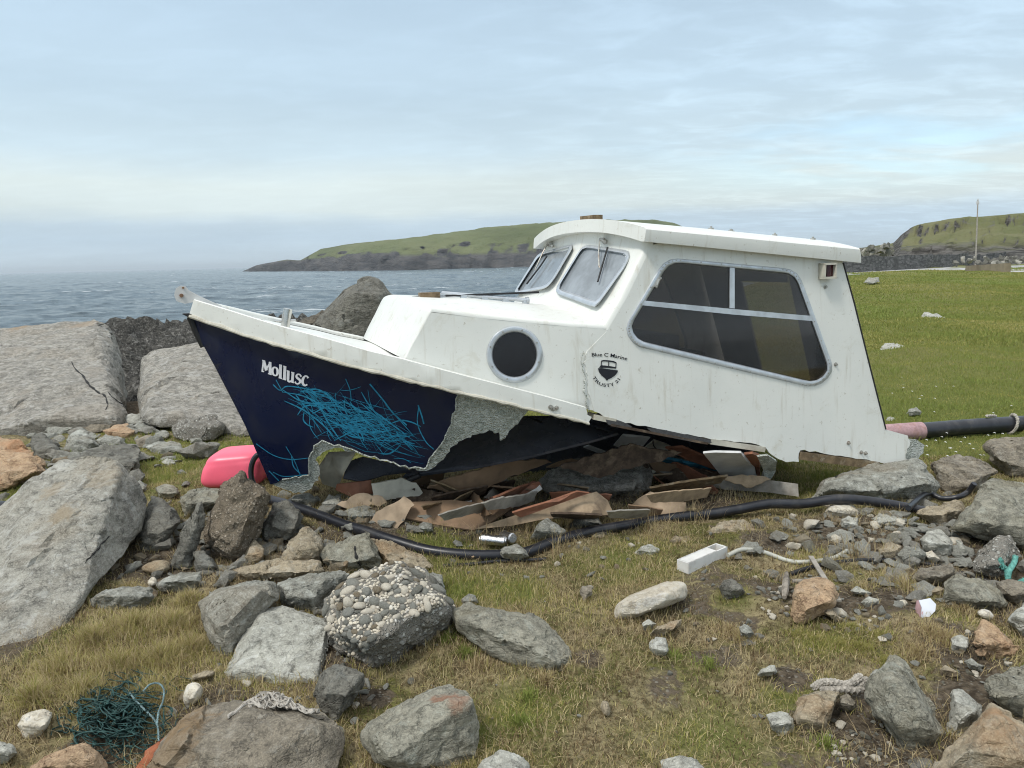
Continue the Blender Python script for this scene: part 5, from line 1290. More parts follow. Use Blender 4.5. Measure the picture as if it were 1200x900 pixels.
def crack(key, spec, w):
    ob = next(o for o, _ in ROCKS if key in o['label']); V = []
    for x, y in resample(ragged(px(spec), 1.2, 5, 8), 3, closed=False):
        h, n = hitpx(ob, x, y)
        if h is not None: V.append(Vector(h)+n*.001+Vector(ob.location))
    if len(V) > 3:
        mb = MB(); k = len(V); mb.tube([np.array(v) for v in V], [w*(.35+.65*math.sin(math.pi*(i+.6)/(k+.2)))*(.8+.4*math.sin(i*2.1)) for i in range(k)], 5); mb.build('crack', M['crack'], ob)
bpy.context.view_layer.update()
rustspot('rust spot on its pale', [(523, 818, .07, .6), (534, 822, .05, .45)])
rustspot('large orange-stained', [(1150, 848, .13, .30), (1190, 850, .12, .35), (1165, 832, .08, .5)], (.38, .23, .12))
rustspot('orange-topped rock', [(20, 522, .16, .5)], (.42, .22, .11))
rustspot('very large pale slab', [(75, 600, .10, .5), (60, 575, .10, .4), (120, 560, .14, .35)], (.33, .25, .15))
rustspot('huge pale weathered', [(30, 382, .30, .5), (100, 380, .25, .4)], (.30, .20, .11))
rustspot('broad brown and grey', [(215, 845, .12, .6), (190, 880, .14, .5)], (.26, .17, .085))
crack('huge pale weathered', '84,424 92,436 103,449 114,459 125,465 127,474 124,480', .014)
crack('huge pale weathered', '127,460 136,468 146,478', .010)
crack('split by a dark notch', '416,640 418,650 421,662 423,668', .009)
crack('very large pale slab', '128,628 112,646 100,660', .006)
# loose beach pebbles and rubble, each its own stone
prots = []
for k in range(16):
    rnd = random.Random(100+k); pts = [Vector((rnd.gauss(0, 1), rnd.gauss(0, 1), rnd.gauss(0, 1))).normalized() for _ in range(16 if k < 8 else 11)]
    V, Fc = hull_rock([p*(.5 if k < 8 else .52) for p in pts], 1.0, .22, 50+k, .5 if k < 8 else 1.0, .10 if k < 8 else .02, 0 if k < 8 else .8)
    me = bpy.data.meshes.new('pebble'); me.from_pydata([tuple(v) for v in V], [], Fc); me.polygons.foreach_set('use_smooth', [True]*len(me.polygons)); me.set_sharp_from_angle(angle=math.radians(50 if k < 8 else 30))
    me.materials.append(RM[['white', 'pale', 'grey', 'pale', 'tan', 'grey', 'white', 'green', 'mid', 'pale', 'tan', 'mid', 'pale', 'pale', 'dark', 'dark'][k]]); prots.append(me)
rnd = random.Random(77)
def scatter(n, cx, cy, sx_, sy_, lo, hi, kinds, label, group, big=.15, nm=None):
    k = 0; name, cat = ('pebble', 'pebble') if kinds == RD else (('angular_stone' if lo >= .035 else 'rubble_stone', 'stone') if kinds[0] == 8 else ('stone_chip', 'chip')); name = nm or name
    while k < n:
        x, y = rnd.gauss(cx, sx_), rnd.gauss(cy, sy_)
        if not (-20 < x < 1220 and 480 < y < 915) : continue
        p = gp(x, y); s = rnd.uniform(lo, hi)*(1.6 if rnd.random() < big else 1)
        o = bpy.data.objects.new(name, prots[rnd.choice(kinds)]); COL.objects.link(o); k += 1
        o.location = (p[0], p[1], float(gh(p[0], p[1])[0])+s*.16); o.scale = (s*rnd.uniform(.8, 1.4), s*rnd.uniform(.8, 1.1), s*rnd.uniform(.5, .8))
        o.rotation_euler = (rnd.uniform(-.4, .4), rnd.uniform(-.4, .4), rnd.uniform(0, 6.28)); tag(o, label, cat, group)
RD = list(range(8)); AN = list(range(8, 14))
scatter(90, 1000, 625, 55, 18, .03, .085, RD+AN, 'small pale pebble or chip in the rubble strip below the hose', 'pebbles in the strip below the hose')
scatter(60, 1090, 645, 50, 26, .03, .09, AN+[1, 3], 'small angular stone in the rubble under the big right boulder', 'rubble under the big right boulder')
scatter(26, 915, 702, 12, 14, .018, .04, RD, 'small rounded pebble between the driftwood and the pinkish rock', 'pebbles by the driftwood')
scatter(30, 1012, 720, 26, 9, .016, .04, RD+AN, 'small grey pebble on dark soil above the mossy cushion', 'pebbles above the mossy cushion')
scatter(52, 1005, 878, 24, 20, .014, .034, RD, 'small whitish pebble in the shingle patch below the rope coil', 'pebbles below the rope coil')
scatter(26, 1150, 782, 24, 12, .014, .035, RD+AN, 'small chip or pebble near the rusty orange rock', 'pebbles by the rusty rock')
scatter(60, 285, 650, 55, 24, .035, .085, AN, 'small stone filling the gaps of the left foreground heap', 'stones in the gaps of the left heap')
scatter(46, 125, 512, 50, 14, .06, .16, AN+[2], 'small angular stone in the heap at the shore slab foot', 'stones at the shore slab foot')
scatter(44, 480, 600, 80, 16, .03, .08, AN, 'small stone in the shade of the torn hull', 'stones under the torn hull')
scatter(20, 240, 835, 50, 30, .015, .035, RD+AN, 'small pebble in the litter near the tangled net', 'pebbles near the tangled net')
scatter(20, 620, 720, 90, 80, .010, .022, RD, 'tiny pale pebble lying in the dry turf', 'tiny pebbles in the turf')

scatter(24, 290, 630, 85, 26, .07, .14, AN, 'medium angular stone packed in the left foreground heap', 'medium stones in the left heap')
scatter(22, 1120, 660, 50, 26, .06, .12, AN, 'medium angular stone packed in the right rubble', 'medium stones in the right rubble')
scatter(40, 150, 540, 60, 26, .07, .17, AN, 'pale angular block in the stone heap left of the bow', 'pale blocks left of the bow', nm='beach_block')
scatter(36, 300, 650, 80, 30, .06, .13, AN, 'pale angular block among the front left rocks', 'pale blocks in the front left heap', nm='beach_block')
scatter(44, 1050, 640, 70, 26, .05, .12, AN, 'pale angular block in the right rubble strip', 'pale blocks in the right rubble', nm='beach_block')
scatter(26, 450, 590, 60, 10, .05, .10, AN, 'pale angular block under the torn bow', 'pale blocks under the bow', nm='beach_block')
scatter(60, 1040, 628, 60, 18, .03, .075, AN, 'pale broken stone in the rubble strip between hose and cable', 'broken stones between hose and cable', nm='broken_stone')
scatter(46, 960, 690, 45, 22, .02, .05, AN, 'broken chip of stone round the pinkish-orange rock', 'chips round the pinkish rock', nm='broken_stone')
scatter(60, 370, 612, 60, 16, .03, .08, AN, 'grey broken stone between the bow and the hose', 'broken stones before the bow', nm='broken_stone')
scatter(50, 150, 655, 70, 28, .03, .09, AN, 'grey broken stone beside the very large leaning slab', 'broken stones by the leaning slab', nm='broken_stone')
scatter(40, 330, 790, 60, 40, .02, .06, AN, 'dark broken stone between the front boulders', 'broken stones between the front boulders', nm='broken_stone')
scatter(30, 60, 545, 50, 12, .06, .15, AN, 'grey broken stone at the left edge below the shore slab', 'broken stones at the left edge', nm='broken_stone')
scatter(30, 390, 690, 60, 60, .03, .07, AN, 'small angular stone between the large front rocks', 'stones between the large front rocks')
scatter(34, 1120, 720, 50, 30, .025, .06, AN+RD, 'small stone between the white shard and the right edge', 'stones by the white shard')
scatter(40, 690, 655, 110, 16, .02, .05, AN+RD, 'small pale stone sunk in turf in front of the hose', 'stones in front of the hose')
scatter(26, 860, 740, 60, 40, .015, .035, AN+RD, 'little stone chip in the dry turf right of centre', 'chips in the right turf')
scatter(24, 200, 600, 60, 20, .03, .07, AN, 'small angular stone behind the leaning rocks by the buoy', 'stones behind the leaning rocks')
scatter(26, 400, 820, 60, 40, .02, .045, AN+RD, 'small stone in the soil round the rust-spot boulder', 'stones round the rust-spot boulder')
# ------------------------------------------------------------------ debris under and around the hull
def sheet(name, spec, th, mat, label, cat, group=None, warp=.0, step=16, seed=1, rag=0.0):
    """board or sheet from (px,py,height above the ground plane) corners; own thickness, slight warp"""
    q = [tuple(float(c) for c in s.split(',')) for s in spec.split()]
    W3 = [gp(a, b, h) if len(t_) == 3 else at(a, b, t_[3]) for t_ in q for a, b, h in [t_[:3]]]
    A = np.array(W3); c = A.mean(0); _, _, vt = np.linalg.svd(A-c); n = vt[2]; n = n if n[2] > 0 else -n
    e1, e2 = vt[0], vt[1]; L2 = [(float((p-c) @ e1), float((p-c) @ e2)) for p in A]; hs = [(float((p-c) @ n)) for p in A]
    if rag: L2 = ragged(L2+[L2[0]], rag, .035, seed)[:-1]
    size = max(np.ptp([p[0] for p in L2]), .05); P, T = cdt(L2, max(size/11, .02))
    src = np.array([((p-c) @ e1, (p-c) @ e2) for p in A]); V = []
    for x, y in P:
        w = 1/(((src-[x, y])**2).sum(1)+1e-5)**1.5; h = float((w*np.array(hs)).sum()/w.sum())
        h += warp*float(fbm(np.array([[x*3/size+seed, y*3/size, seed*2.1]]), 2)[0]); V.append(c+e1*x+e2*y+n*h)
    mb = MB(); shell(mb, V, T, -n*th); o = mb.build(name, mat, None, angle=35); tag(o, label, cat, group); return o
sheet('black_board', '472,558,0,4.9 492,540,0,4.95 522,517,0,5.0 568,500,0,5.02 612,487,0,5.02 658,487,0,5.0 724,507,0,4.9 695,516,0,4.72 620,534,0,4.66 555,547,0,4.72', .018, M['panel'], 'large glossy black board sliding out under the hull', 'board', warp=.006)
sheet('black_board', '402,560,.16 408,541,.22 425,535,.25 470,545,.22 482,552,.18 450,556,.16 425,564,.13', .014, M['panel'], 'small black board tucked behind the torn hull bottom', 'board', warp=.006, seed=4)
sheet('white_board', '378,566,.06 372,548,.24 385,530,.30 418,528,.34 404,552,.2 396,570,.04', .012, M['creamply'], 'cream board standing just inside the torn hull bottom', 'board', seed=3, warp=.01)
sheet('white_board', '437,586,.05 436,566,.16 470,560,.18 487,566,.15 496,577,.08 480,584,.04', .012, M['creamply'], 'dirty white board lying crumpled below the small black board', 'board', seed=6, warp=.02, rag=.006)
sheet('brown_board', '393,574,.08 395,567,.12 434,563,.15 437,580,.05 420,586,.03', .012, M['redply'], 'red-brown scrap of ply left of the dirty white board', 'board', seed=7, warp=.01)
sheet('brown_board', '500,571,.12 515,564,.18 585,540,.30 640,537,.27 645,541,.24 600,556,.18 555,577,.08 543,578,.08', .012, M['hardboard'], 'dark brown sheet with a frayed long edge, upper of the heap', 'board', seed=8, warp=.005, rag=.006)
sheet('red_board', '567,586,.06 590,577,.12 632,564,.17 635,570,.15 610,582,.08 572,594,.03', .012, M['redply'], 'red-brown panel with a ragged white edge', 'board', seed=9, warp=.005)
sheet('white_trim', '530,588,.06 566,586,.07 572,594,.05 610,582,.10 633,569,.17 636,573,.155 610,587,.08 573,597,.03', .01, M['whitepl'], 'ragged white foam strip along the red-brown panel', 'trim', seed=10, warp=.01, rag=.006)
sheet('brown_board', '474,606,.035 480,588,.09 530,586,.10 602,594,.07 575,612,.02 557,621,.015 510,614,.02', .012, M['hardboard'], 'flat brown hardboard sheet lowest in the heap', 'board', seed=11, warp=.005)
sheet('cardboard', '395,591,.05 412,582,.09 425,578,.11 450,583,.07 456,589,.05 430,594,.03 410,595,.03', .008, M['card'], 'torn tan cardboard piece with a ragged edge under the hull', 'cardboard', seed=12, warp=.03, rag=.012)
sheet('cardboard', '430,612,.02 447,597,.10 474,581,.16 487,592,.10 476,606,.05 466,620,.015 448,617,.01', .008, M['card'], 'curled brown cardboard sheet before the hardboard', 'cardboard', seed=13, warp=.04, rag=.006)
sheet('plywood', '557,620,.03 566,616,.04 640,592,.14 699,576,.20 712,586,.15 720,603,.06 690,605,.09 640,608,.07 600,616,.03', .016, M['ply'], 'curved weathered plywood propped up with a pale front edge', 'plywood', seed=14, warp=.005)
sheet('plywood', '600,600,.12 640,587,.19 676,575,.24 690,577,.22 650,590,.17 610,606,.08', .012, M['redply'], 'reddish plywood strip behind the propped plywood', 'plywood', seed=15, warp=.01)
sheet('brown_board', '740,592,.04 748,584,.10 762,576,.15 804,589,.08 805,600,.02 780,607,.01 752,603,.01', .012, M['card'], 'brown hardboard offcut beside the dark rock slab', 'board', seed=16, warp=.005)
sheet('white_plastic', '724,534,.20 727,524,.26 719,521,.30 730,508,.42 762,512,.38 754,522,.30 747,537,.20', .006, M['greypl'], 'pale T-shaped plastic sheet hanging below the cabin', 'plastic', seed=17, warp=.004)
sheet('grey_plank', '684,523,.22 690,521,.24 722,533,.16 720,537,.13', .012, M['greypl'], 'short grey batten beneath the large black board', 'plank', seed=18)
sheet('cream_board', '752,540,.15 756,526,.26 766,514,.36 784,520,.30 808,536,.18 800,546,.10 775,545,.12', .012, M['creamply'], 'curved cream panel under the middle of the cabin', 'board', seed=19, warp=.03)
sheet('brown_board', '780,522,.36 800,521,.38 826,533,.28 845,545,.20 838,549,.16 806,536,.24', .014, M['redply'], 'red-brown broken board lodged under the cabin', 'board', seed=20, warp=.01)
sheet('fabric', '775,545,.15 780,538,.22 795,536,.24 806,543,.19 826,543,.19 842,549,.14 838,553,.10 812,549,.12 803,550,.11', .02, M['bluecloth'], 'crumpled teal blue cloth under the cabin', 'cloth', seed=21, warp=.03, rag=.01)
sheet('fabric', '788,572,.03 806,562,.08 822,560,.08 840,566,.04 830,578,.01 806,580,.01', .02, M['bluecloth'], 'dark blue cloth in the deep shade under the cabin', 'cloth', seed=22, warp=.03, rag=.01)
sheet('white_board', '824,530,.40 838,529,.41 868,528,.42 884,544,.22 888,564,.08 878,566,.06 846,556,.12', .014, M['greypl'], 'grey-white bulkhead piece hanging under the cabin', 'board', seed=23, warp=.01)
sheet('brown_board', '872,530,.38 882,529,.40 890,532,.36 891,556,.12 884,562,.09 880,545,.2', .016, M['redply'], 'red-brown upright strip beside the grey-white bulkhead piece', 'board', seed=24)
sheet('torn_fibre', '886,532,.40 898,530,.42 909,538,.33 909,552,.18 900,564,.10 890,566,.08 894,550,.2', .012, M['fibre'], 'curled grey fibreglass flap under the rear of the cabin', 'fibreglass', seed=25, warp=.02)
sheet('long_plank', '770,552,.12 800,553,.14 850,562,.11 905,563,.13 935,567,.12 936,582,.04 900,577,.05 850,574,.05 800,562,.08', .016, M['plank'], 'long weathered plank with a pale sawn end under the cabin', 'plank', seed=26, warp=.008)
sheet('brown_board', '818,562,.14 826,559,.17 842,575,.06 838,582,.02 830,578,.03', .012, M['redply'], 'small reddish splinter board leaning on the long plank', 'board', seed=27)
sheet('dark_backing', '610,552,0,5.9 620,492,0,5.95 690,484,0,5.95 790,498,0,6.0 880,516,0,6.0 902,572,0,5.9 800,575,0,5.8 690,572,0,5.8', .02, M['panel'], 'dark sheet added behind the debris to block light under the cabin', 'added backing', seed=41, warp=.02, rag=.02)  # added dark sheet: hides sunlit grass and keeps light out under the cabin
sheet('dark_filler_board', '655,545,.30 740,520,.42 800,530,.36 700,560,.2', .014, M['darkwood'], 'dark board added for darkness under the middle of the cabin', 'board', seed=42, warp=.02, rag=.012)  # this and the next dark boards are added to deepen the darkness below
sheet('dark_filler_board', '765,560,.06 800,548,.16 850,552,.14 862,566,.08 815,574,.03', .012, M['darkwood'], 'dark board added for darkness under the blue cloth', 'board', seed=43, warp=.02, rag=.01)
sheet('dark_filler_board', '560,600,.05 600,588,.08 640,594,.06 610,606,.02', .012, M['darkwood'], 'dark broken strip added for darkness under the red-brown panel', 'board', seed=44, warp=.02, rag=.01)
sheet('dark_filler_board', '440,580,.05 480,570,.1 520,576,.1 505,590,.05', .012, M['darkwood'], 'dark ply scrap added for darkness between the dirty white board and the hardboard', 'board', seed=45, warp=.02, rag=.01)
sheet('cream_board', '690,556,.10 735,545,.16 770,552,.13 760,560,.08 715,563,.06', .010, M['creamply'], 'stained cream strip behind the long dark rock slab', 'board', seed=46, warp=.02, rag=.01)
sheet('plywood', '640,545,.2 690,536,.28 720,541,.24 700,550,.16', .010, M['hardboard'], 'brown offcut wedged above the long dark rock slab', 'plywood', seed=47, warp=.02, rag=.008)
sheet('plywood', '845,560,.16 880,556,.18 905,562,.15 880,572,.1', .012, M['ply'], 'short splintered ply piece on the long plank', 'plywood', seed=48, warp=.02, rag=.01)
rnd = random.Random(55)
for k in range(34):
    x, y = (rnd.gauss(600, 75), rnd.gauss(578, 16)) if k < 19 else (rnd.gauss(810, 50), rnd.gauss(556, 14))
    w_, h_ = rnd.uniform(16, 48), rnd.uniform(2.5, 8); a_ = rnd.gauss(-.25, .45); z_ = max(.02, rnd.uniform(.03, .16)); q = []
    for sx_, sy_ in ((-1, -1), (-.2, -1.1), (1, -.7), (.8, .9), (.1, 1.2), (-.9, .6)):
        X_, Y_ = sx_*w_, sy_*h_; q.append(f'{x+X_*math.cos(a_)-Y_*math.sin(a_):.1f},{y+X_*math.sin(a_)*.6+Y_*math.cos(a_):.1f},{z_+.03*sx_*(1 if k % 2 else -1)-.045*sy_:.3f}')
    sheet('board_fragment', ' '.join(q), rnd.uniform(.006, .014), M[rnd.choice(['hardboard', 'redply', 'ply', 'darkwood', 'darkwood', 'ply', 'rotwood', 'hardboard', 'plank'])], 'small splintered board fragment in the heap under the %s' % ('hull' if k < 19 else 'cabin'), 'fragment', 'splinters under the %s' % ('hull' if k < 19 else 'cabin'), seed=70+k, warp=.002, rag=.006)
def cord(name, spec, r, mat, label, cat, n=8, seg=8, group=None, h=0.0, jit=0, grounded=True):
    P = []
    for s in spec.split():
        q = [float(c) for c in s.split(',')]; hh = q[2] if len(q) > 2 else 0
        p = gp(q[0], q[1], r+hh)
        if grounded: p[2] = float(gh(p[0], p[1])[0])+r*.8+hh
        P.append(p)
    mb = MB(); mb.tube(spline(P, n), r, seg); o = mb.build(name, mat, None, angle=50); return tag(o, label, cat, group)
cord('black_hose', '302,578,.02 322,584 345,592 372,601 402,613 432,624 462,634 500,642 540,646 575,646 612,642 650,633 690,624 740,614 790,608 830,603,.01 864,598,.03 900,591,.05 940,588,.05 980,588,.05 1015,590,.04 1050,594,.02 1088,599', .030, M['hose'], 'thick black hose winding past the wreck along the ground', 'hose', seg=12)
cord('black_hose', '-40,588 0,589.5 25,590 44,590.5 70,592', .04, M['hose'], 'short run of black hose at the left edge behind the slab', 'hose', seg=12)
cord('black_rod', '519,660 545,657 580,654 612,652 640,651', .010, M['rubber'], 'thin straight black stick lying in the grass', 'stick')
cord('black_cable', '926,668 945,663 970,661 1010,658 1050,656 1090,658 1120,664 1150,671 1180,675 1215,673', .012, M['rubber'], 'thin black cable across the right rubble', 'cable')
cord('white_tube', '853,651,.03 870,648,.02 895,651 925,655 950,657 975,655 990,648 996,641', .012, M['clear'], 'milky plastic tube coming out of the white channel', 'tube')
cord('black_cable', '1064,600,.05 1086,579,.03 1104,581,.02 1122,581,.03 1134,574,.06 1142,565,.12', .018, M['hose'], 'bent end of black pipe against the brown boulder', 'pipe')
cord('thin_wire', '618,488,.62 640,497,.5 668,508,.42 700,508,.42 726,500,.47', .007, M['rubber'], 'thin black cable looping beneath the gunwale', 'cable', grounded=False)
cord('thin_wire', '756,545,.14 764,556,.10 782,570,.06 800,576,.04 830,582,.03 868,588,.02', .006, M['redply'], 'thin brown cord trailing below the cabin', 'cord', grounded=False)
cord('thin_wire', '765,512,.38 767,524,.30 780,531,.25 800,536,.2', .004, M['rubber'], 'fine looped wire over the curved cream panel', 'wire', grounded=False)
cord('black_hose', '455,585,.02 463,573,.08 478,563,.14 492,557,.18', .018, M['rubber'], 'short black rubber hose over the dirty white board', 'hose', grounded=False)
cord('dark_branch', '928,676 944,674 962,672', .012, M['drift'], 'dark thin stick lying above the pinkish rock', 'stick')
mb = MB(); a, b = gp(919, 700, .02), gp(922, 671, .03); mb.tube([a, a+(b-a)*.3, a+(b-a)*.7, b], [.011, .018, .016, .008], 7); tag(mb.build('driftwood', M['drift']), 'short bleached driftwood piece standing left of the pinkish rock', 'driftwood')
mb = MB(); a, b = gp(950, 652, .03), gp(983, 704, .05); d = (b-a)/np.linalg.norm(b-a); s_ = np.cross(d, bz); s_ /= np.linalg.norm(s_); mb.box((a+b)/2, (b-a)/2, s_*.012, np.cross(s_, d)*.004); tag(mb.build('wooden_lath', M['plank']), 'thin flat lath lying across the pinkish rock', 'lath')
# white open channel
a, b = gp(806, 672, .012), gp(851, 652, .012); d = (b-a)/np.linalg.norm(b-a); s_ = np.cross(bz, d); s_ /= np.linalg.norm(s_); u_ = np.cross(d, s_); L = np.linalg.norm(b-a)/2; c = (a+b)/2+s_*.03
mb = MB(); mb.box(c, d*L, s_*.036, u_*.005); mb.box(c-s_*.033+u_*.028, d*L, s_*.004, u_*.028); mb.box(c+s_*.033+u_*.028, d*L, s_*.004, u_*.028); mb.box(c+u_*.028-d*L*.985, d*.006, s_*.036, u_*.028)
mb.box(c+u_*.03-d*L*.25, d*L*.72, s_*.036, u_*.026); mb.box(c+u_*.028+d*L*.97, d*.006, s_*.036, u_*.028)
tag(mb.build('white_channel', M['whitepl'], None, smooth=False), 'white plastic box channel with scratched side, lying on turf', 'channel')
# cans
def can(p, ax, r, L, label, dent):
    mb = MB(); ax = ax/np.linalg.norm(ax); pts = []; rr = []
    for t, k in ((-.5, .62), (-.49, .80), (-.45, .84), (-.42, 1), (-.2, 1), (-.02, .93), (.2, 1), (.42, 1), (.46, .82), (.49, .82), (.485, .72), (.47, .70)): pts.append(p+ax*L*t); rr.append(r*k)
    mb.tube(pts, rr, 22); V = np.array(mb.v); n_ = fbm(V*38+dent, 2); cen = V-p-np.outer((V-p) @ ax, ax); V = V-cen*(.22*dent*np.clip(n_, -.2, 1))[:, None]; mb.v = [tuple(v) for v in V]
    tag(mb.build('drink_can', M['can'], None, angle=35), label, 'can')
p = gp(578, 633, .03); can(p, np.array([.95, -.15, -.05]), .030, .155, 'silver drink can lying on its side, nearly flattened', 1.4)
p = gp(595, 629, .03); can(p, np.array([.55, -.8, .1]), .030, .11, 'silver drink can beside the flattened one, round end facing out', .4)
# pink buoy: soft square-shouldered float, slightly deflated
def buoy():
    c = gp(281, 566, .0); D = float((c-CAM) @ fwd)
    root = empty('pink_buoy', c, 'deflated fluorescent pink buoy lying on grass behind the bow', 'buoy')
    m_, n_ = 30, 48; G = []; hx, hy, hz_ = 70/2/F*D, .18, 43/2/F*D
    for i in range(m_+1):
        ph = math.pi*i/m_-math.pi/2; row = []
        for j in range(n_):
            th = 2*math.pi*j/n_; e = .42; cp = math.copysign(abs(math.cos(ph))**e, math.cos(ph)); sp_ = math.copysign(abs(math.sin(ph))**.62, math.sin(ph))
            X_ = cp*math.copysign(abs(math.cos(th))**e, math.cos(th)); Y_ = cp*math.copysign(abs(math.sin(th))**e, math.sin(th))
            tp = 1-.10*sp_
            crease = 1-.025*math.exp(-((sp_-.50-.10*X_)/.07)**2)-.04*math.exp(-((X_-.1+.5*sp_)/.10)**2)*(sp_ > 0)
            row.append(c+np.array([X_*hx*tp*crease+.02*sp_, Y_*hy*tp*crease, hz_*(1.0+sp_*(.94 if sp_ > 0 else 1)+.05*X_*(sp_ > 0))]))
        G.append(row)
    mb = MB(); mb.grid(G, closed=True); body = mb.build('body', M['pink'], root, angle=80)
    mb = MB(); e = c+np.array([hx*.98, 0, hz_*1.0]); mb.tube([e-np.array([.06, 0, 0]), e+np.array([.05, 0, 0])], .05, 14); mb.build('neck', M['pink'], root)
buoy()
# black ring of hose around its end
c = gp(303, 566); D = float((c-CAM) @ fwd); P = []
for k in range(15):
    a = math.radians(-80+k*190/14+90); q = (306-12*math.sin(a)*1.0, 553-21*math.cos(a)); P.append(at(q[0], q[1], D-.20))
mb = MB(); mb.tube(spline(P, 4), .018, 9); tag(mb.build('hose_loop', M['hose']), 'black hose loop bent round the end of the pink buoy', 'hose')
# pipe across the field, with its faded pink end and a rope
a, b, c2 = gp(1079, 514, 0), gp(1150, 508, 0), gp(1260, 502, 0); r_ = .068
pp = [np.array([q[0], q[1], r_+.01]) for q in (a, b, c2)]
root = empty('drain_pipe', pp[0]-bz*r_, 'thick black pipe with a faded pink end behind the stern', 'pipe')
mb = MB(); mb.tube(spline(pp, 6), r_, 20); mb.build('pipe_body', M['hose'], root)
d = pp[0]-pp[1]; d /= np.linalg.norm(d); mb = MB(); mb.tube([pp[0]+d*.002, pp[0]+d*.55], [r_*1.12, r_*1.16], 20); mb.build('pink_wrap', M['pinkwrap'], root)
def twist(P, r, label, name, cat, mat, strands=3, turns=26):
    P = spline(P, 10); mb = MB(); n = len(P)
    for s in range(strands):
        Q = []
        for i, p in enumerate(P):
            t = P[min(i+1, n-1)]-P[max(i-1, 0)]; t = t/(np.linalg.norm(t)+1e-9); e = np.cross(t, [.3, .2, .93]); e /= np.linalg.norm(e)+1e-9; f_ = np.cross(t, e); a = 2*math.pi*(i/n*turns+s/strands)
            Q.append(p+r*.55*(math.cos(a)*e+math.sin(a)*f_))
        mb.tube(Q, r*.55, 6)
    return tag(mb.build(name, mat, None), label, cat)
q = pp[1]+(pp[2]-pp[1])*.22; dd = (pp[2]-pp[1]); dd /= np.linalg.norm(dd); sd_ = np.cross(dd, bz)
P = [q-dd*.16+bz*.084-sd_*.01] + [q+dd*(-.06+.016*k)+sd_*(.084*math.cos(1.5+k*.62))+bz*(.084*math.sin(1.5+k*.62)) for k in range(1, 20)] + [q+dd*.27+sd_*.10-bz*.05]
twist(P, .014, 'pale rope wound around the black pipe', 'pipe_rope', 'rope', M['rope'], 2, 60)
P = [gp(x, y, .02+h) for x, y, h in ((953, 806, 0), (962, 800, .02), (975, 799, .03), (990, 802, .02), (1002, 798, .04), (1008, 793, .05), (1002, 796, .03), (1006, 803, .02), (1014, 797, .04), (1016, 801, .02), (1005, 808, .01), (985, 807, .01), (962, 808, 0))]
twist(P, .014, 'bleached twisted rope curled behind the tan block', 'rope_coil', 'rope', M['rope'])
P = [gp(x, y, .02+h) for x, y, h in ((1172, 655, .06), (1174, 663, .04), (1180, 668, .02), (1182, 680, .0), (1190, 685, 0), (1200, 680, .01), (1210, 676, .02))]
twist(P, .014, 'frayed teal rope end over the thin cable', 'teal_rope', 'rope', M['tealrope'])
P = [gp(x, y, .02+h) for x, y, h in ((1190, 652, .06), (1188, 660, .04), (1183, 668, .03), (1181, 676, .01))]
twist(P, .013, 'short upright strand of teal rope beside the frayed end', 'teal_rope', 'rope', M['tealrope'])
# white shard
root = sheet('white_shard', '1077,703,.07 1090,701,.075 1097,708,.06 1096,716,.045 1086,726,.01 1080,731,.0 1079,722,.03 1080,712,.05', .005, M['paper'], 'white curved shard of a broken cup or tub on soil', 'shard', warp=.006, seed=31)
o = sheet('shard_back', '1074,704,.06 1078,703,.068 1081,712,.05 1080,722,.03 1079,731,.0 1074,722,.0 1073,712,.03', .005, M['pinkwrap'], None, None, warp=.004, seed=32); o.parent = root; o.location = o.location-root.location; del_ = [k for k in ('category',) if k in o.keys()]; [o.__delitem__(k) for k in del_]
# frayed cloth strip squeezed under the pale square slab
rnd = random.Random(9); mb = MB()
for k in range(70):
    t0 = rnd.uniform(0, 1); L = rnd.uniform(.15, .5); P = []
    for i in range(6):
        t = min(max(t0+L*(i/5-.5), 0), 1); x = 268+105*t; y = 836-26*math.sin(math.pi*min(t*1.15, 1))*rnd.uniform(.3, 1)-6*t+rnd.uniform(-2, 2); P.append(gp(x, y+3, .10+.04*rnd.random()))
    mb.tube(spline(P, 3), rnd.uniform(.0015, .005), 5)
tag(mb.build('frayed_rope', M['rope']), 'frayed bundle of dry fibres squeezed under the pale square slab', 'rope')
sheet('rusty_strip', '156,903,.03 166,887,.04 178,873,.04 194,861,.05 200,863,.04 190,875,.04 176,888,.03 167,903,.02', .008, M['rust'], 'flaking rust-red strip along the broad brown boulder', 'metal scrap', seed=61, warp=.012, rag=.012)
# tangled net
rnd = random.Random(12); mb = MB()
for k in range(150):
    cx, cy = rnd.gauss(138, 24), rnd.gauss(838, 20); P = []; a = rnd.uniform(0, 6.28); r0_ = rnd.uniform(5, 26)
    for i in range(9):
        a += rnd.uniform(.25, .8); rr = r0_*(1+rnd.uniform(-.25, .25)); x = cx+rr*math.cos(a)*1.2; y = cy+rr*.75*math.sin(a); P.append(gp(x, y, rnd.uniform(.01, .075)*math.exp(-((x-135)/60)**2-((y-840)/45)**2)+.008))
    mb.tube(spline(P, 4), rnd.uniform(.0014, .003), 4, caps=False)
tag(mb.build('tangled_net', M['net'], None, angle=0), 'tangle of dark green net twine in the front left grass', 'fishing net')
P = [gp(x, y, .05) for x, y in ((152, 812), (160, 822), (170, 832), (180, 842), (185, 852), (186, 868))]; twist(P, .004, 'pale blue strand running over the green net tangle', 'blue_strand', 'rope', M['netblue'], 2, 18)
P = [gp(x, y, .08) for x, y in ((168, 810), (176, 802), (186, 801), (192, 808), (191, 822), (186, 834), (184, 850))]; twist(P, .004, 'pale blue loop at the right of the green net tangle', 'blue_strand', 'rope', M['netblue'], 2, 18)

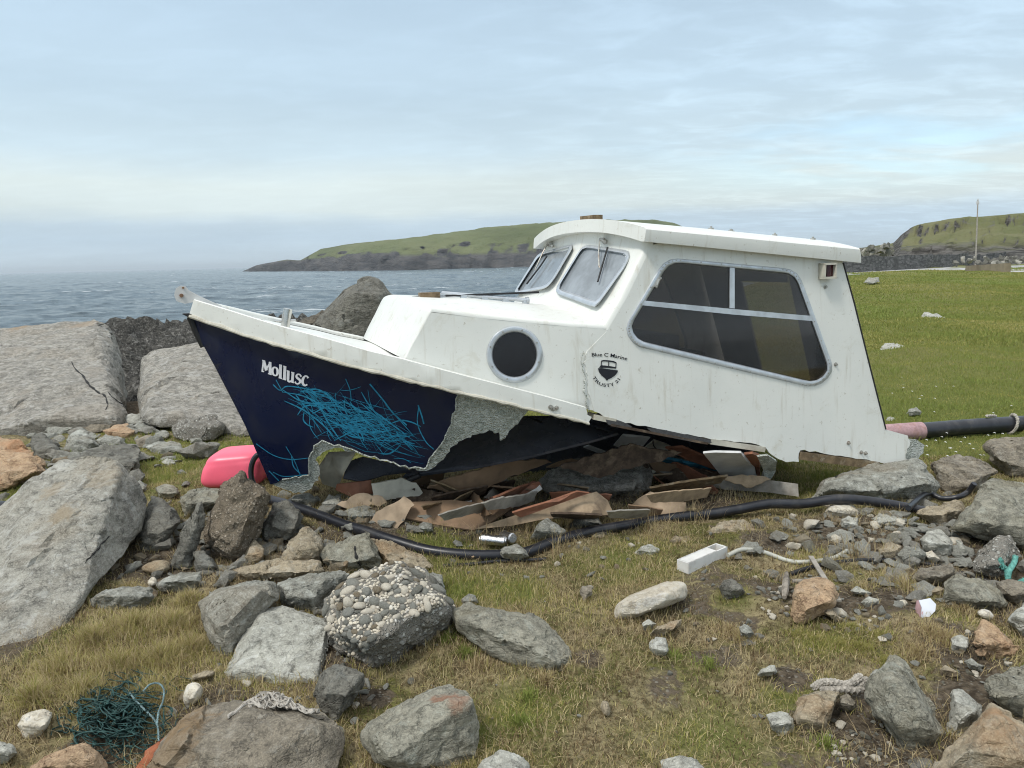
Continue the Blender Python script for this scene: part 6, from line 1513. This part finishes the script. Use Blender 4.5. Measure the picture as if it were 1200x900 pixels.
# ------------------------------------------------------------------ road, sea wall, pole and blocks beyond the field
def quadstrip(pts_l, pts_r): return [list(a) for a in zip(pts_l, pts_r)]
def flat(x, y, z): d = ray(x, y); return CAM+d*((z-EYE)/d[2])
near = [flat(x, y, .03) for x, y in ((985, 323), (1040, 319.5), (1090, 317.5), (1134, 316.5), (1180, 319), (1260, 318), (1330, 316))]
far = [flat(x, y, .03) for x, y in ((985, 320.0), (1040, 316.5), (1090, 314.0), (1134, 311.8), (1180, 309.5), (1260, 307), (1330, 305))]
mb = MB(); G = [[near[i], near[i]*.5+far[i]*.5+bz*.05, far[i]] for i in range(len(near))]; mb.grid(G); rd = mb.build('road', simple('pale_road', (.40, .395, .38), .9, 0, .2, .5, .3)); tag(rd, kind='structure')
def wallmat():
    m, t, b, co = material('rubble_masonry')
    vo = t.new('ShaderNodeTexVoronoi'); vo.inputs['Scale'].default_value = 2.6; vo.feature = 'F1'; v = t.scalev(co, (1, 1, 2.6)); t.l.new(v, vo.inputs['Vector'])
    sc = t.new('ShaderNodeSeparateColor'); t.l.new(vo.outputs[1], sc.inputs[0]); n = t.noise(co, .8, 7, .65)
    col = t.mix(sc.outputs[0], (.075, .075, .073), (.16, .156, .148)); col = t.mix(t.math('MULTIPLY', t.mapr(vo.outputs[0], .5, .8), .7), col, (.035, .035, .033)); col = t.mix(t.mapr(n, .5, .7), col, (.06, .06, .055))
    t.val(b.inputs['Base Color'], col); b.inputs['Roughness'].default_value = .95; bump(t, b, n, .6, .1); return m
WM = wallmat()
def wall(name, top, bot, z0, th, label, mat=WM):
    D = [];
    mb = MB(); L = []
    n = 40
    for k in range(n+1):
        t = k/n; xb = bot[0][0]+(bot[-1][0]-bot[0][0])*t; yb = interp(bot, xb); base = flat(xb, yb, z0); d = float((base-CAM) @ fwd); xt = top[0][0]+(top[-1][0]-top[0][0])*t
        up_ = at(xt, interp(top, xt), d); j = .10*float(fbm(np.array([[k*.9, 2.2, 7.7]]), 2)[0]); dirn = ray(xb, yb); dirn = np.array([dirn[0], dirn[1], 0])/math.hypot(dirn[0], dirn[1])
        up_ = np.array([base[0], base[1], up_[2]+j]); L.append([base-bz*.4, up_-dirn*-.25, up_+dirn*th, base+dirn*th-bz*.4])
    mb.grid(L, closed=True); mb.f += [(0, 1, 2, 3), tuple(len(mb.v)-4+i for i in (3, 2, 1, 0))]
    o = mb.build(name, mat, None, angle=40); return tag(o, label, 'wall')
wall('sea_wall', px('980,301.5 1010,300.5 1072,299 1134,297'), px('980,321 1010,319.5 1072,316 1134,312.2'), .0, 2.0, 'long dark masonry sea wall beyond the green field')
wall('sea_wall', px('1134,300 1160,297 1178,295'), px('1134,311.8 1160,310.5 1178,309.6'), .0, 2.0, 'lower rough continuation of the sea wall behind the pole foot')
wall('concrete_wall', px('1179,292 1200,291 1320,288'), px('1179,301 1200,300.5 1320,299'), .6, 1.5, 'plain grey concrete wall end at the right edge under the hill', M['cement'])
# stained concrete block
a = [flat(x, y, .02) for x, y in ((1131, 318), (1176, 320.5))]; d = a[1]-a[0]; Lh = np.linalg.norm(d)/2; d /= 2*Lh; nrm = np.cross(bz, d); dpt = float((a[1]-CAM) @ fwd)
mb = MB(); h1 = (at(1176, 308.5, dpt)-a[1])[2]; h0 = .25
A0, A1 = a[0], a[1]; V = [A0-bz*.2, A1-bz*.2, A1+bz*h1, A0+bz*h0*1.6]; V += [p+nrm*.4 for p in V]
mb.add(V, [(0, 1, 2, 3), (7, 6, 5, 4), (0, 4, 5, 1), (1, 5, 6, 2), (2, 6, 7, 3), (3, 7, 4, 0)]); o = mb.build('concrete_ramp', M['concrete'], None, smooth=False); tag(o, 'brown stained concrete block at the far edge of the field', 'concrete')
# pole
b0 = at(1143.5, 305, 72.0); dpt = float((b0-CAM) @ fwd); t0 = at(1146, 234.5, dpt)
root = empty('utility_pole', b0, 'tall thin wooden pole standing before the grassy hill', 'pole')
mb = MB(); mb.tube([b0-bz*.5, b0*.5+t0*.5, t0], [.075, .065, .05], 10); mb.build('post', M['plank'], root)
mb = MB(); mb.box(t0-bz*.25, np.array([.09, 0, 0]), np.array([0, .09, 0]), bz*.15); mb.tube([t0-bz*.05, t0+bz*.12], .05, 8); mb.build('pole_cap', M['greypl'], root)
# rubble armour heap at the wall end, single boulders
rnd = random.Random(41)
for k in range(46):
    x = rnd.uniform(1005, 1047); ytop = interp([(1003, 293), (1022, 289), (1046, 285.5), (1050, 292)], x); y = rnd.uniform(ytop+1.5, 299); D = rnd.uniform(78, 86)
    o = bpy.data.objects.new('armour_stone', prots[rnd.choice([14, 15, 14, 15, 8])]); COL.objects.link(o); p = at(x, y, D); o.location = p; s = rnd.uniform(.4, .9); o.scale = (s*1.3, s, s*.9); o.rotation_euler = [rnd.uniform(0, 6) for _ in range(3)]
    tag(o, 'grey armour boulder heaped behind the far sea wall', 'boulder', 'armour boulders behind the sea wall')
for k in range(40):
    x = rnd.uniform(1118, 1205); y = rnd.uniform(302, 310)-(x-1118)*.02; o = bpy.data.objects.new('armour_stone', prots[rnd.choice([14, 15, 14, 15, 8])]); COL.objects.link(o); p = at(x, y, 66+rnd.uniform(-3, 3)-(y-305)*1.2); o.location = p; s = rnd.uniform(.25, .6); o.scale = (s*1.3, s, s*.9); o.rotation_euler = [rnd.uniform(0, 6) for _ in range(3)]
    tag(o, 'grey boulder in the rubble between road and pole', 'boulder', 'rubble boulders by the road')

# ------------------------------------------------------------------ grass
def bladeset(name, X_, Y_, length, width, cols, lean, mat, rs, zoff=-.004):
    n = len(X_); Zg = gh(X_, Y_)+zoff; a = rs.uniform(0, 2*math.pi, n); w = width*rs.uniform(.6, 1.3, n)/2; L = length*rs.uniform(.55, 1.35, n)
    px_, py_ = np.cos(a)*w, np.sin(a)*w; la = rs.uniform(0, 2*math.pi, n); ln = lean*rs.uniform(.2, 1.3, n); dx, dy = np.cos(la)*ln, np.sin(la)*ln; up_ = np.sqrt(np.clip(1-np.minimum(ln, .97)**2, .05, 1))
    b0 = np.c_[X_-px_, Y_-py_, Zg]; b1 = np.c_[X_+px_, Y_+py_, Zg]
    m0 = np.c_[X_-px_*.8+dx*L*.35, Y_-py_*.8+dy*L*.35, Zg+L*.55*up_]; m1 = np.c_[X_+px_*.8+dx*L*.35, Y_+py_*.8+dy*L*.35, Zg+L*.55*up_]
    t = np.c_[X_+dx*L, Y_+dy*L, Zg+L*up_*.9]
    V = np.stack([b0, b1, m0, m1, t], 1).reshape(-1, 3); i = np.arange(n)*5
    tri = np.stack([np.c_[i, i+1, i+3], np.c_[i, i+3, i+2], np.c_[i+2, i+3, i+4]], 1).reshape(-1, 3)
    o = np_mesh(name, V, tri, mat, smooth=False); ca = o.data.attributes.new('tone', 'FLOAT', 'POINT'); ca.data.foreach_set('value', np.repeat(cols, 5).astype(np.float32)); return o
def blademat(name, stops):
    m = bpy.data.materials.new(name); m.use_nodes = True; t = NT(m.node_tree); b = m.node_tree.nodes['Principled BSDF']
    a = t.new('ShaderNodeAttribute'); a.attribute_name = 'tone'; c = t.ramp(a.outputs['Fac'], stops); t.l.new(c, b.inputs['Base Color']); b.inputs['Roughness'].default_value = .7; b.inputs['Specular IOR Level'].default_value = .2
    tr = t.new('ShaderNodeBsdfTranslucent'); t.l.new(c, tr.inputs[0]); mx = t.new('ShaderNodeMixShader'); mx.inputs[0].default_value = .3; o = m.node_tree.nodes['Material Output']
    t.l.new(b.outputs[0], mx.inputs[1]); t.l.new(tr.outputs[0], mx.inputs[2]); t.l.new(mx.outputs[0], o.inputs[0]); return m
BM = blademat('grass_blades', [(0, (.11, .075, .04)), (.15, (.30, .215, .115)), (.33, (.62, .51, .31)), (.48, (.46, .39, .16)), (.64, (.33, .315, .09)), (.82, (.215, .24, .06)), (1, (.26, .31, .08))])
rs = np.random.RandomState(3)
def cover(n, xr, yr, far=False):
    X_ = rs.uniform(*xr, n); Y_ = rs.uniform(*yr, n); keep = (np.abs(X_) < Y_*.78+.25)
    X_, Y_ = X_[keep], Y_[keep]; b, g = zone(X_, Y_); pn = fbm(np.c_[X_*2.6, Y_*2.6, X_*0+3], 3); return X_, Y_, b, g, pn
X_, Y_, b, g, pn = cover(560000, (-3.6, 4.2), (1.75, 5.8)); k = rs.rand(len(X_)) < np.clip(1.15-1.5*b+.35*pn, 0, 1)*.62; X_, Y_, b, g, pn = [q[k] for q in (X_, Y_, b, g, pn)]
p3 = fbm(np.c_[X_*7, Y_*7, X_*0+13], 2); tone = np.clip(.315+.40*(g-.30)+.26*pn+.16*p3+rs.normal(0, .19, len(X_)), 0, 1)
gr = bladeset('turf', X_, Y_, .030+.012*np.clip(pn, -1, 1.5)+.008*g, .0032, tone, .75, BM, rs); tag(gr, 'short dry and mossy turf between the stones', 'grass', kind='stuff')
X2, Y2, b2, g2, p2 = cover(260000, (-3.6, 4.2), (1.75, 5.6)); k = (rs.rand(len(X2)) < np.clip(.10+.9*fbm(np.c_[X2*3.3, Y2*3.3, X2*0+8], 3)-.5*g2, 0, .5)); X2, Y2 = X2[k], Y2[k]
o = bladeset('dead_stems', X2, Y2, .062, .0019, np.clip(rs.normal(.27, .12, len(X2)), 0, 1), .97, BM, rs, zoff=.008); tag(o, 'dead straw stems lying flat over the turf', 'grass', kind='stuff')
X_, Y_, b, g, pn = cover(200000, (-4, 9), (5.6, 12)); k = (rs.rand(len(X_)) < np.clip(1-1.3*b, 0, 1)) & (Y_ < 8.8+np.where(X_ > 0, 9, 0)); X_, Y_, b, g, pn = [q[k] for q in (X_, Y_, b, g, pn)]
tone = np.clip(.80+.14*pn+rs.normal(0, .10, len(X_)), 0, 1); X1, Y1, T1 = X_, Y_, tone
gr = bladeset('field_grass', X_, Y_, .040+.014*np.clip(pn, -1, 1.5), .006, tone, .7, BM, rs); tag(gr, 'short green field grass behind the wreck', 'grass', kind='stuff')
Yf = 12*np.exp(rs.rand(150000)*math.log(60/12)); Xf = Yf*rs.uniform(.30, .82, len(Yf)); pn = fbm(np.c_[Xf*.5, Yf*.5, Xf*0], 3)
p4 = fbm(np.c_[Xf*.13, Yf*.13, Xf*0+6], 3); tone = np.clip(.76+.14*pn+.16*p4+rs.normal(0, .09, len(Xf)), 0, 1); gr = bladeset('field_grass', Xf, Yf, .05+.0006*Yf+.02*np.clip(pn, -1, 1), .004+.0009*Yf, tone, .7, BM, rs); tag(gr, 'short green field grass stretching to the far wall', 'grass', kind='stuff')
def tuft(name, spots, n, L, wd, tone0, ts, lean, label):
    XX, YY, TT, LL = [], [], [], []
    for (x, y, r, k) in spots:
        p = gp(x, y); m_ = int(n*k); rr = r*np.abs(rs.normal(0, .6, m_)); a = rs.uniform(0, 6.28, m_); XX.append(p[0]+rr*np.cos(a)); YY.append(p[1]+rr*np.sin(a)); TT.append(np.clip(rs.normal(tone0, ts, m_), 0, 1)); LL.append(np.full(m_, L)*(1-.4*np.clip(rr/r, 0, 1)))
    o = bladeset(name, np.concatenate(XX), np.concatenate(YY), np.concatenate(LL), wd, np.concatenate(TT), lean, BM, rs); return tag(o, label, 'grass', kind='stuff')
tuft('tall_grass', [(110, 760, .16, 1), (160, 745, .16, 1), (205, 735, .13, 1), (70, 790, .15, 1), (140, 785, .16, 1), (190, 775, .14, 1), (225, 760, .08, .6), (40, 830, .1, .6), (220, 710, .08, .5), (100, 815, .12, .7), (180, 810, .12, .6)], 2400, .092, .0026, .43, .17, .9, 'tall straw-coloured grass tuft before the front-left slab')
tuft('straw_clump', [(180, 640, .10, 1), (150, 690, .08, 1), (1060, 690, .12, .8), (1040, 680, .1, .8), (1010, 690, .08, .5)], 420, .10, .0024, .36, .14, .9, 'thin dry grass stems in the rock gaps')
tuft('brown_tussock', [(1090, 748, .10, 1.2), (1110, 755, .08, 1), (1075, 765, .09, 1), (1130, 718, .07, .6), (855, 735, .10, 1), (870, 745, .07, .6), (640, 800, .07, .5), (560, 780, .1, .5)], 900, .055, .0028, .28, .13, .85, 'brown withered grass tussocks in the turf')
tuft('moss_cushion', [(960, 745, .10, 1), (985, 752, .10, 1), (1010, 755, .10, 1), (935, 738, .07, .7), (1035, 745, .09, .8), (1040, 770, .06, .5), (1000, 735, .08, .6)], 1500, .030, .0026, .62, .14, .8, 'yellow-green moss cushion at the right')
tuft('green_sprigs', [(545, 770, .05, 1), (610, 850, .06, 1), (620, 815, .05, .8), (830, 780, .06, .8), (968, 880, .05, .8), (525, 755, .04, .7), (790, 770, .04, .6)], 160, .06, .004, .93, .06, .7, 'fresh green sprigs among the dry turf')
tuft('seed_stems', [(560, 640, .25, 1), (650, 645, .25, 1), (760, 625, .25, 1), (820, 612, .2, 1), (610, 620, .15, .6), (1040, 655, .2, 1), (1000, 655, .2, 1)], 70, .16, .0025, .24, .1, .5, 'thin brown seed stems standing along the hose')
# longer grass growing up against the stones
XX, YY = [], []
for ob, ol in ROCKS:
    if max(p[1] for p in ol) < 600 or min(p[1] for p in ol) > 890: continue
    lo = max(p[1] for p in ol); hi = min(p[1] for p in ol); w_ = max(p[0] for p in ol)-min(p[0] for p in ol)
    for x, y in resample(ol, 2.2):
        if y < hi+.62*(lo-hi) or y > 905 or w_ < 16: continue
        p = gp(x, min(y+1, 905)); m_ = 2 if rs.rand() < .6 else 5; XX += list(p[0]+rs.normal(0, .012, m_)); YY += list(p[1]+rs.normal(-.004, .012, m_))
XX, YY = np.array(XX), np.array(YY); bb, gg = zone(XX, YY); k = rs.rand(len(XX)) < 1.1-bb*.9; XX, YY, gg = XX[k], YY[k], gg[k]
o = bladeset('edge_grass', XX, YY, .050, .0026, np.clip(.34+.4*gg+rs.normal(0, .18, len(XX)), 0, 1), .75, BM, rs); tag(o, 'grass growing up round the foot of the stones', 'grass', kind='stuff')
# daisies and white flecks in the far grass
mb = MB(); rs2 = np.random.RandomState(8); V = []; Fc = []
for k in range(110):
    if k < 70: x, y = rs2.normal(1090, 55), 418+abs(rs2.normal(0, 26))
    else: x, y = rs2.uniform(1060, 1200), rs2.uniform(505, 545)
    if x < 1010 or x > 1215: continue
    p = gp(x, y, .05); r_ = .012 if k < 260 else .008; n0 = len(V)
    for j in range(6): V.append((p[0]+r_*math.cos(j*1.047), p[1]+r_*.8*math.sin(j*1.047), p[2]+.004*math.sin(j*2.1)))
    V.append((p[0], p[1], p[2]+.006)); Fc += [(n0+j, n0+(j+1) % 6, n0+6) for j in range(6)]
o = mesh_obj('daisies', V, Fc, M['whitepl'], None, smooth=False); tag(o, 'tiny white daisies sprinkled over the green field', 'flowers', kind='stuff')
# ------------------------------------------------------------------ sea haze
m = bpy.data.materials.new('sea_haze'); m.use_nodes = True; t = NT(m.node_tree); m.node_tree.nodes.clear()
o_ = t.new('ShaderNodeOutputMaterial'); pv = t.new('ShaderNodeVolumePrincipled'); pv.inputs['Color'].default_value = (.86, .94, 1.0, 1); pv.inputs['Density'].default_value = .00013; pv.inputs['Anisotropy'].default_value = .2
t.l.new(pv.outputs[0], o_.inputs['Volume'])
mb = MB(); mb.box((0, 0, 40), np.array([61000, 0, 0]), np.array([0, 61000, 0]), np.array([0, 0, 52.0])); hz_o = mb.build('haze', m, None, loc=(0, 0, 0), smooth=False); hz_o['kind'] = 'stuff'; hz_o['label'] = 'thin pale sea haze softening the far headland and horizon'
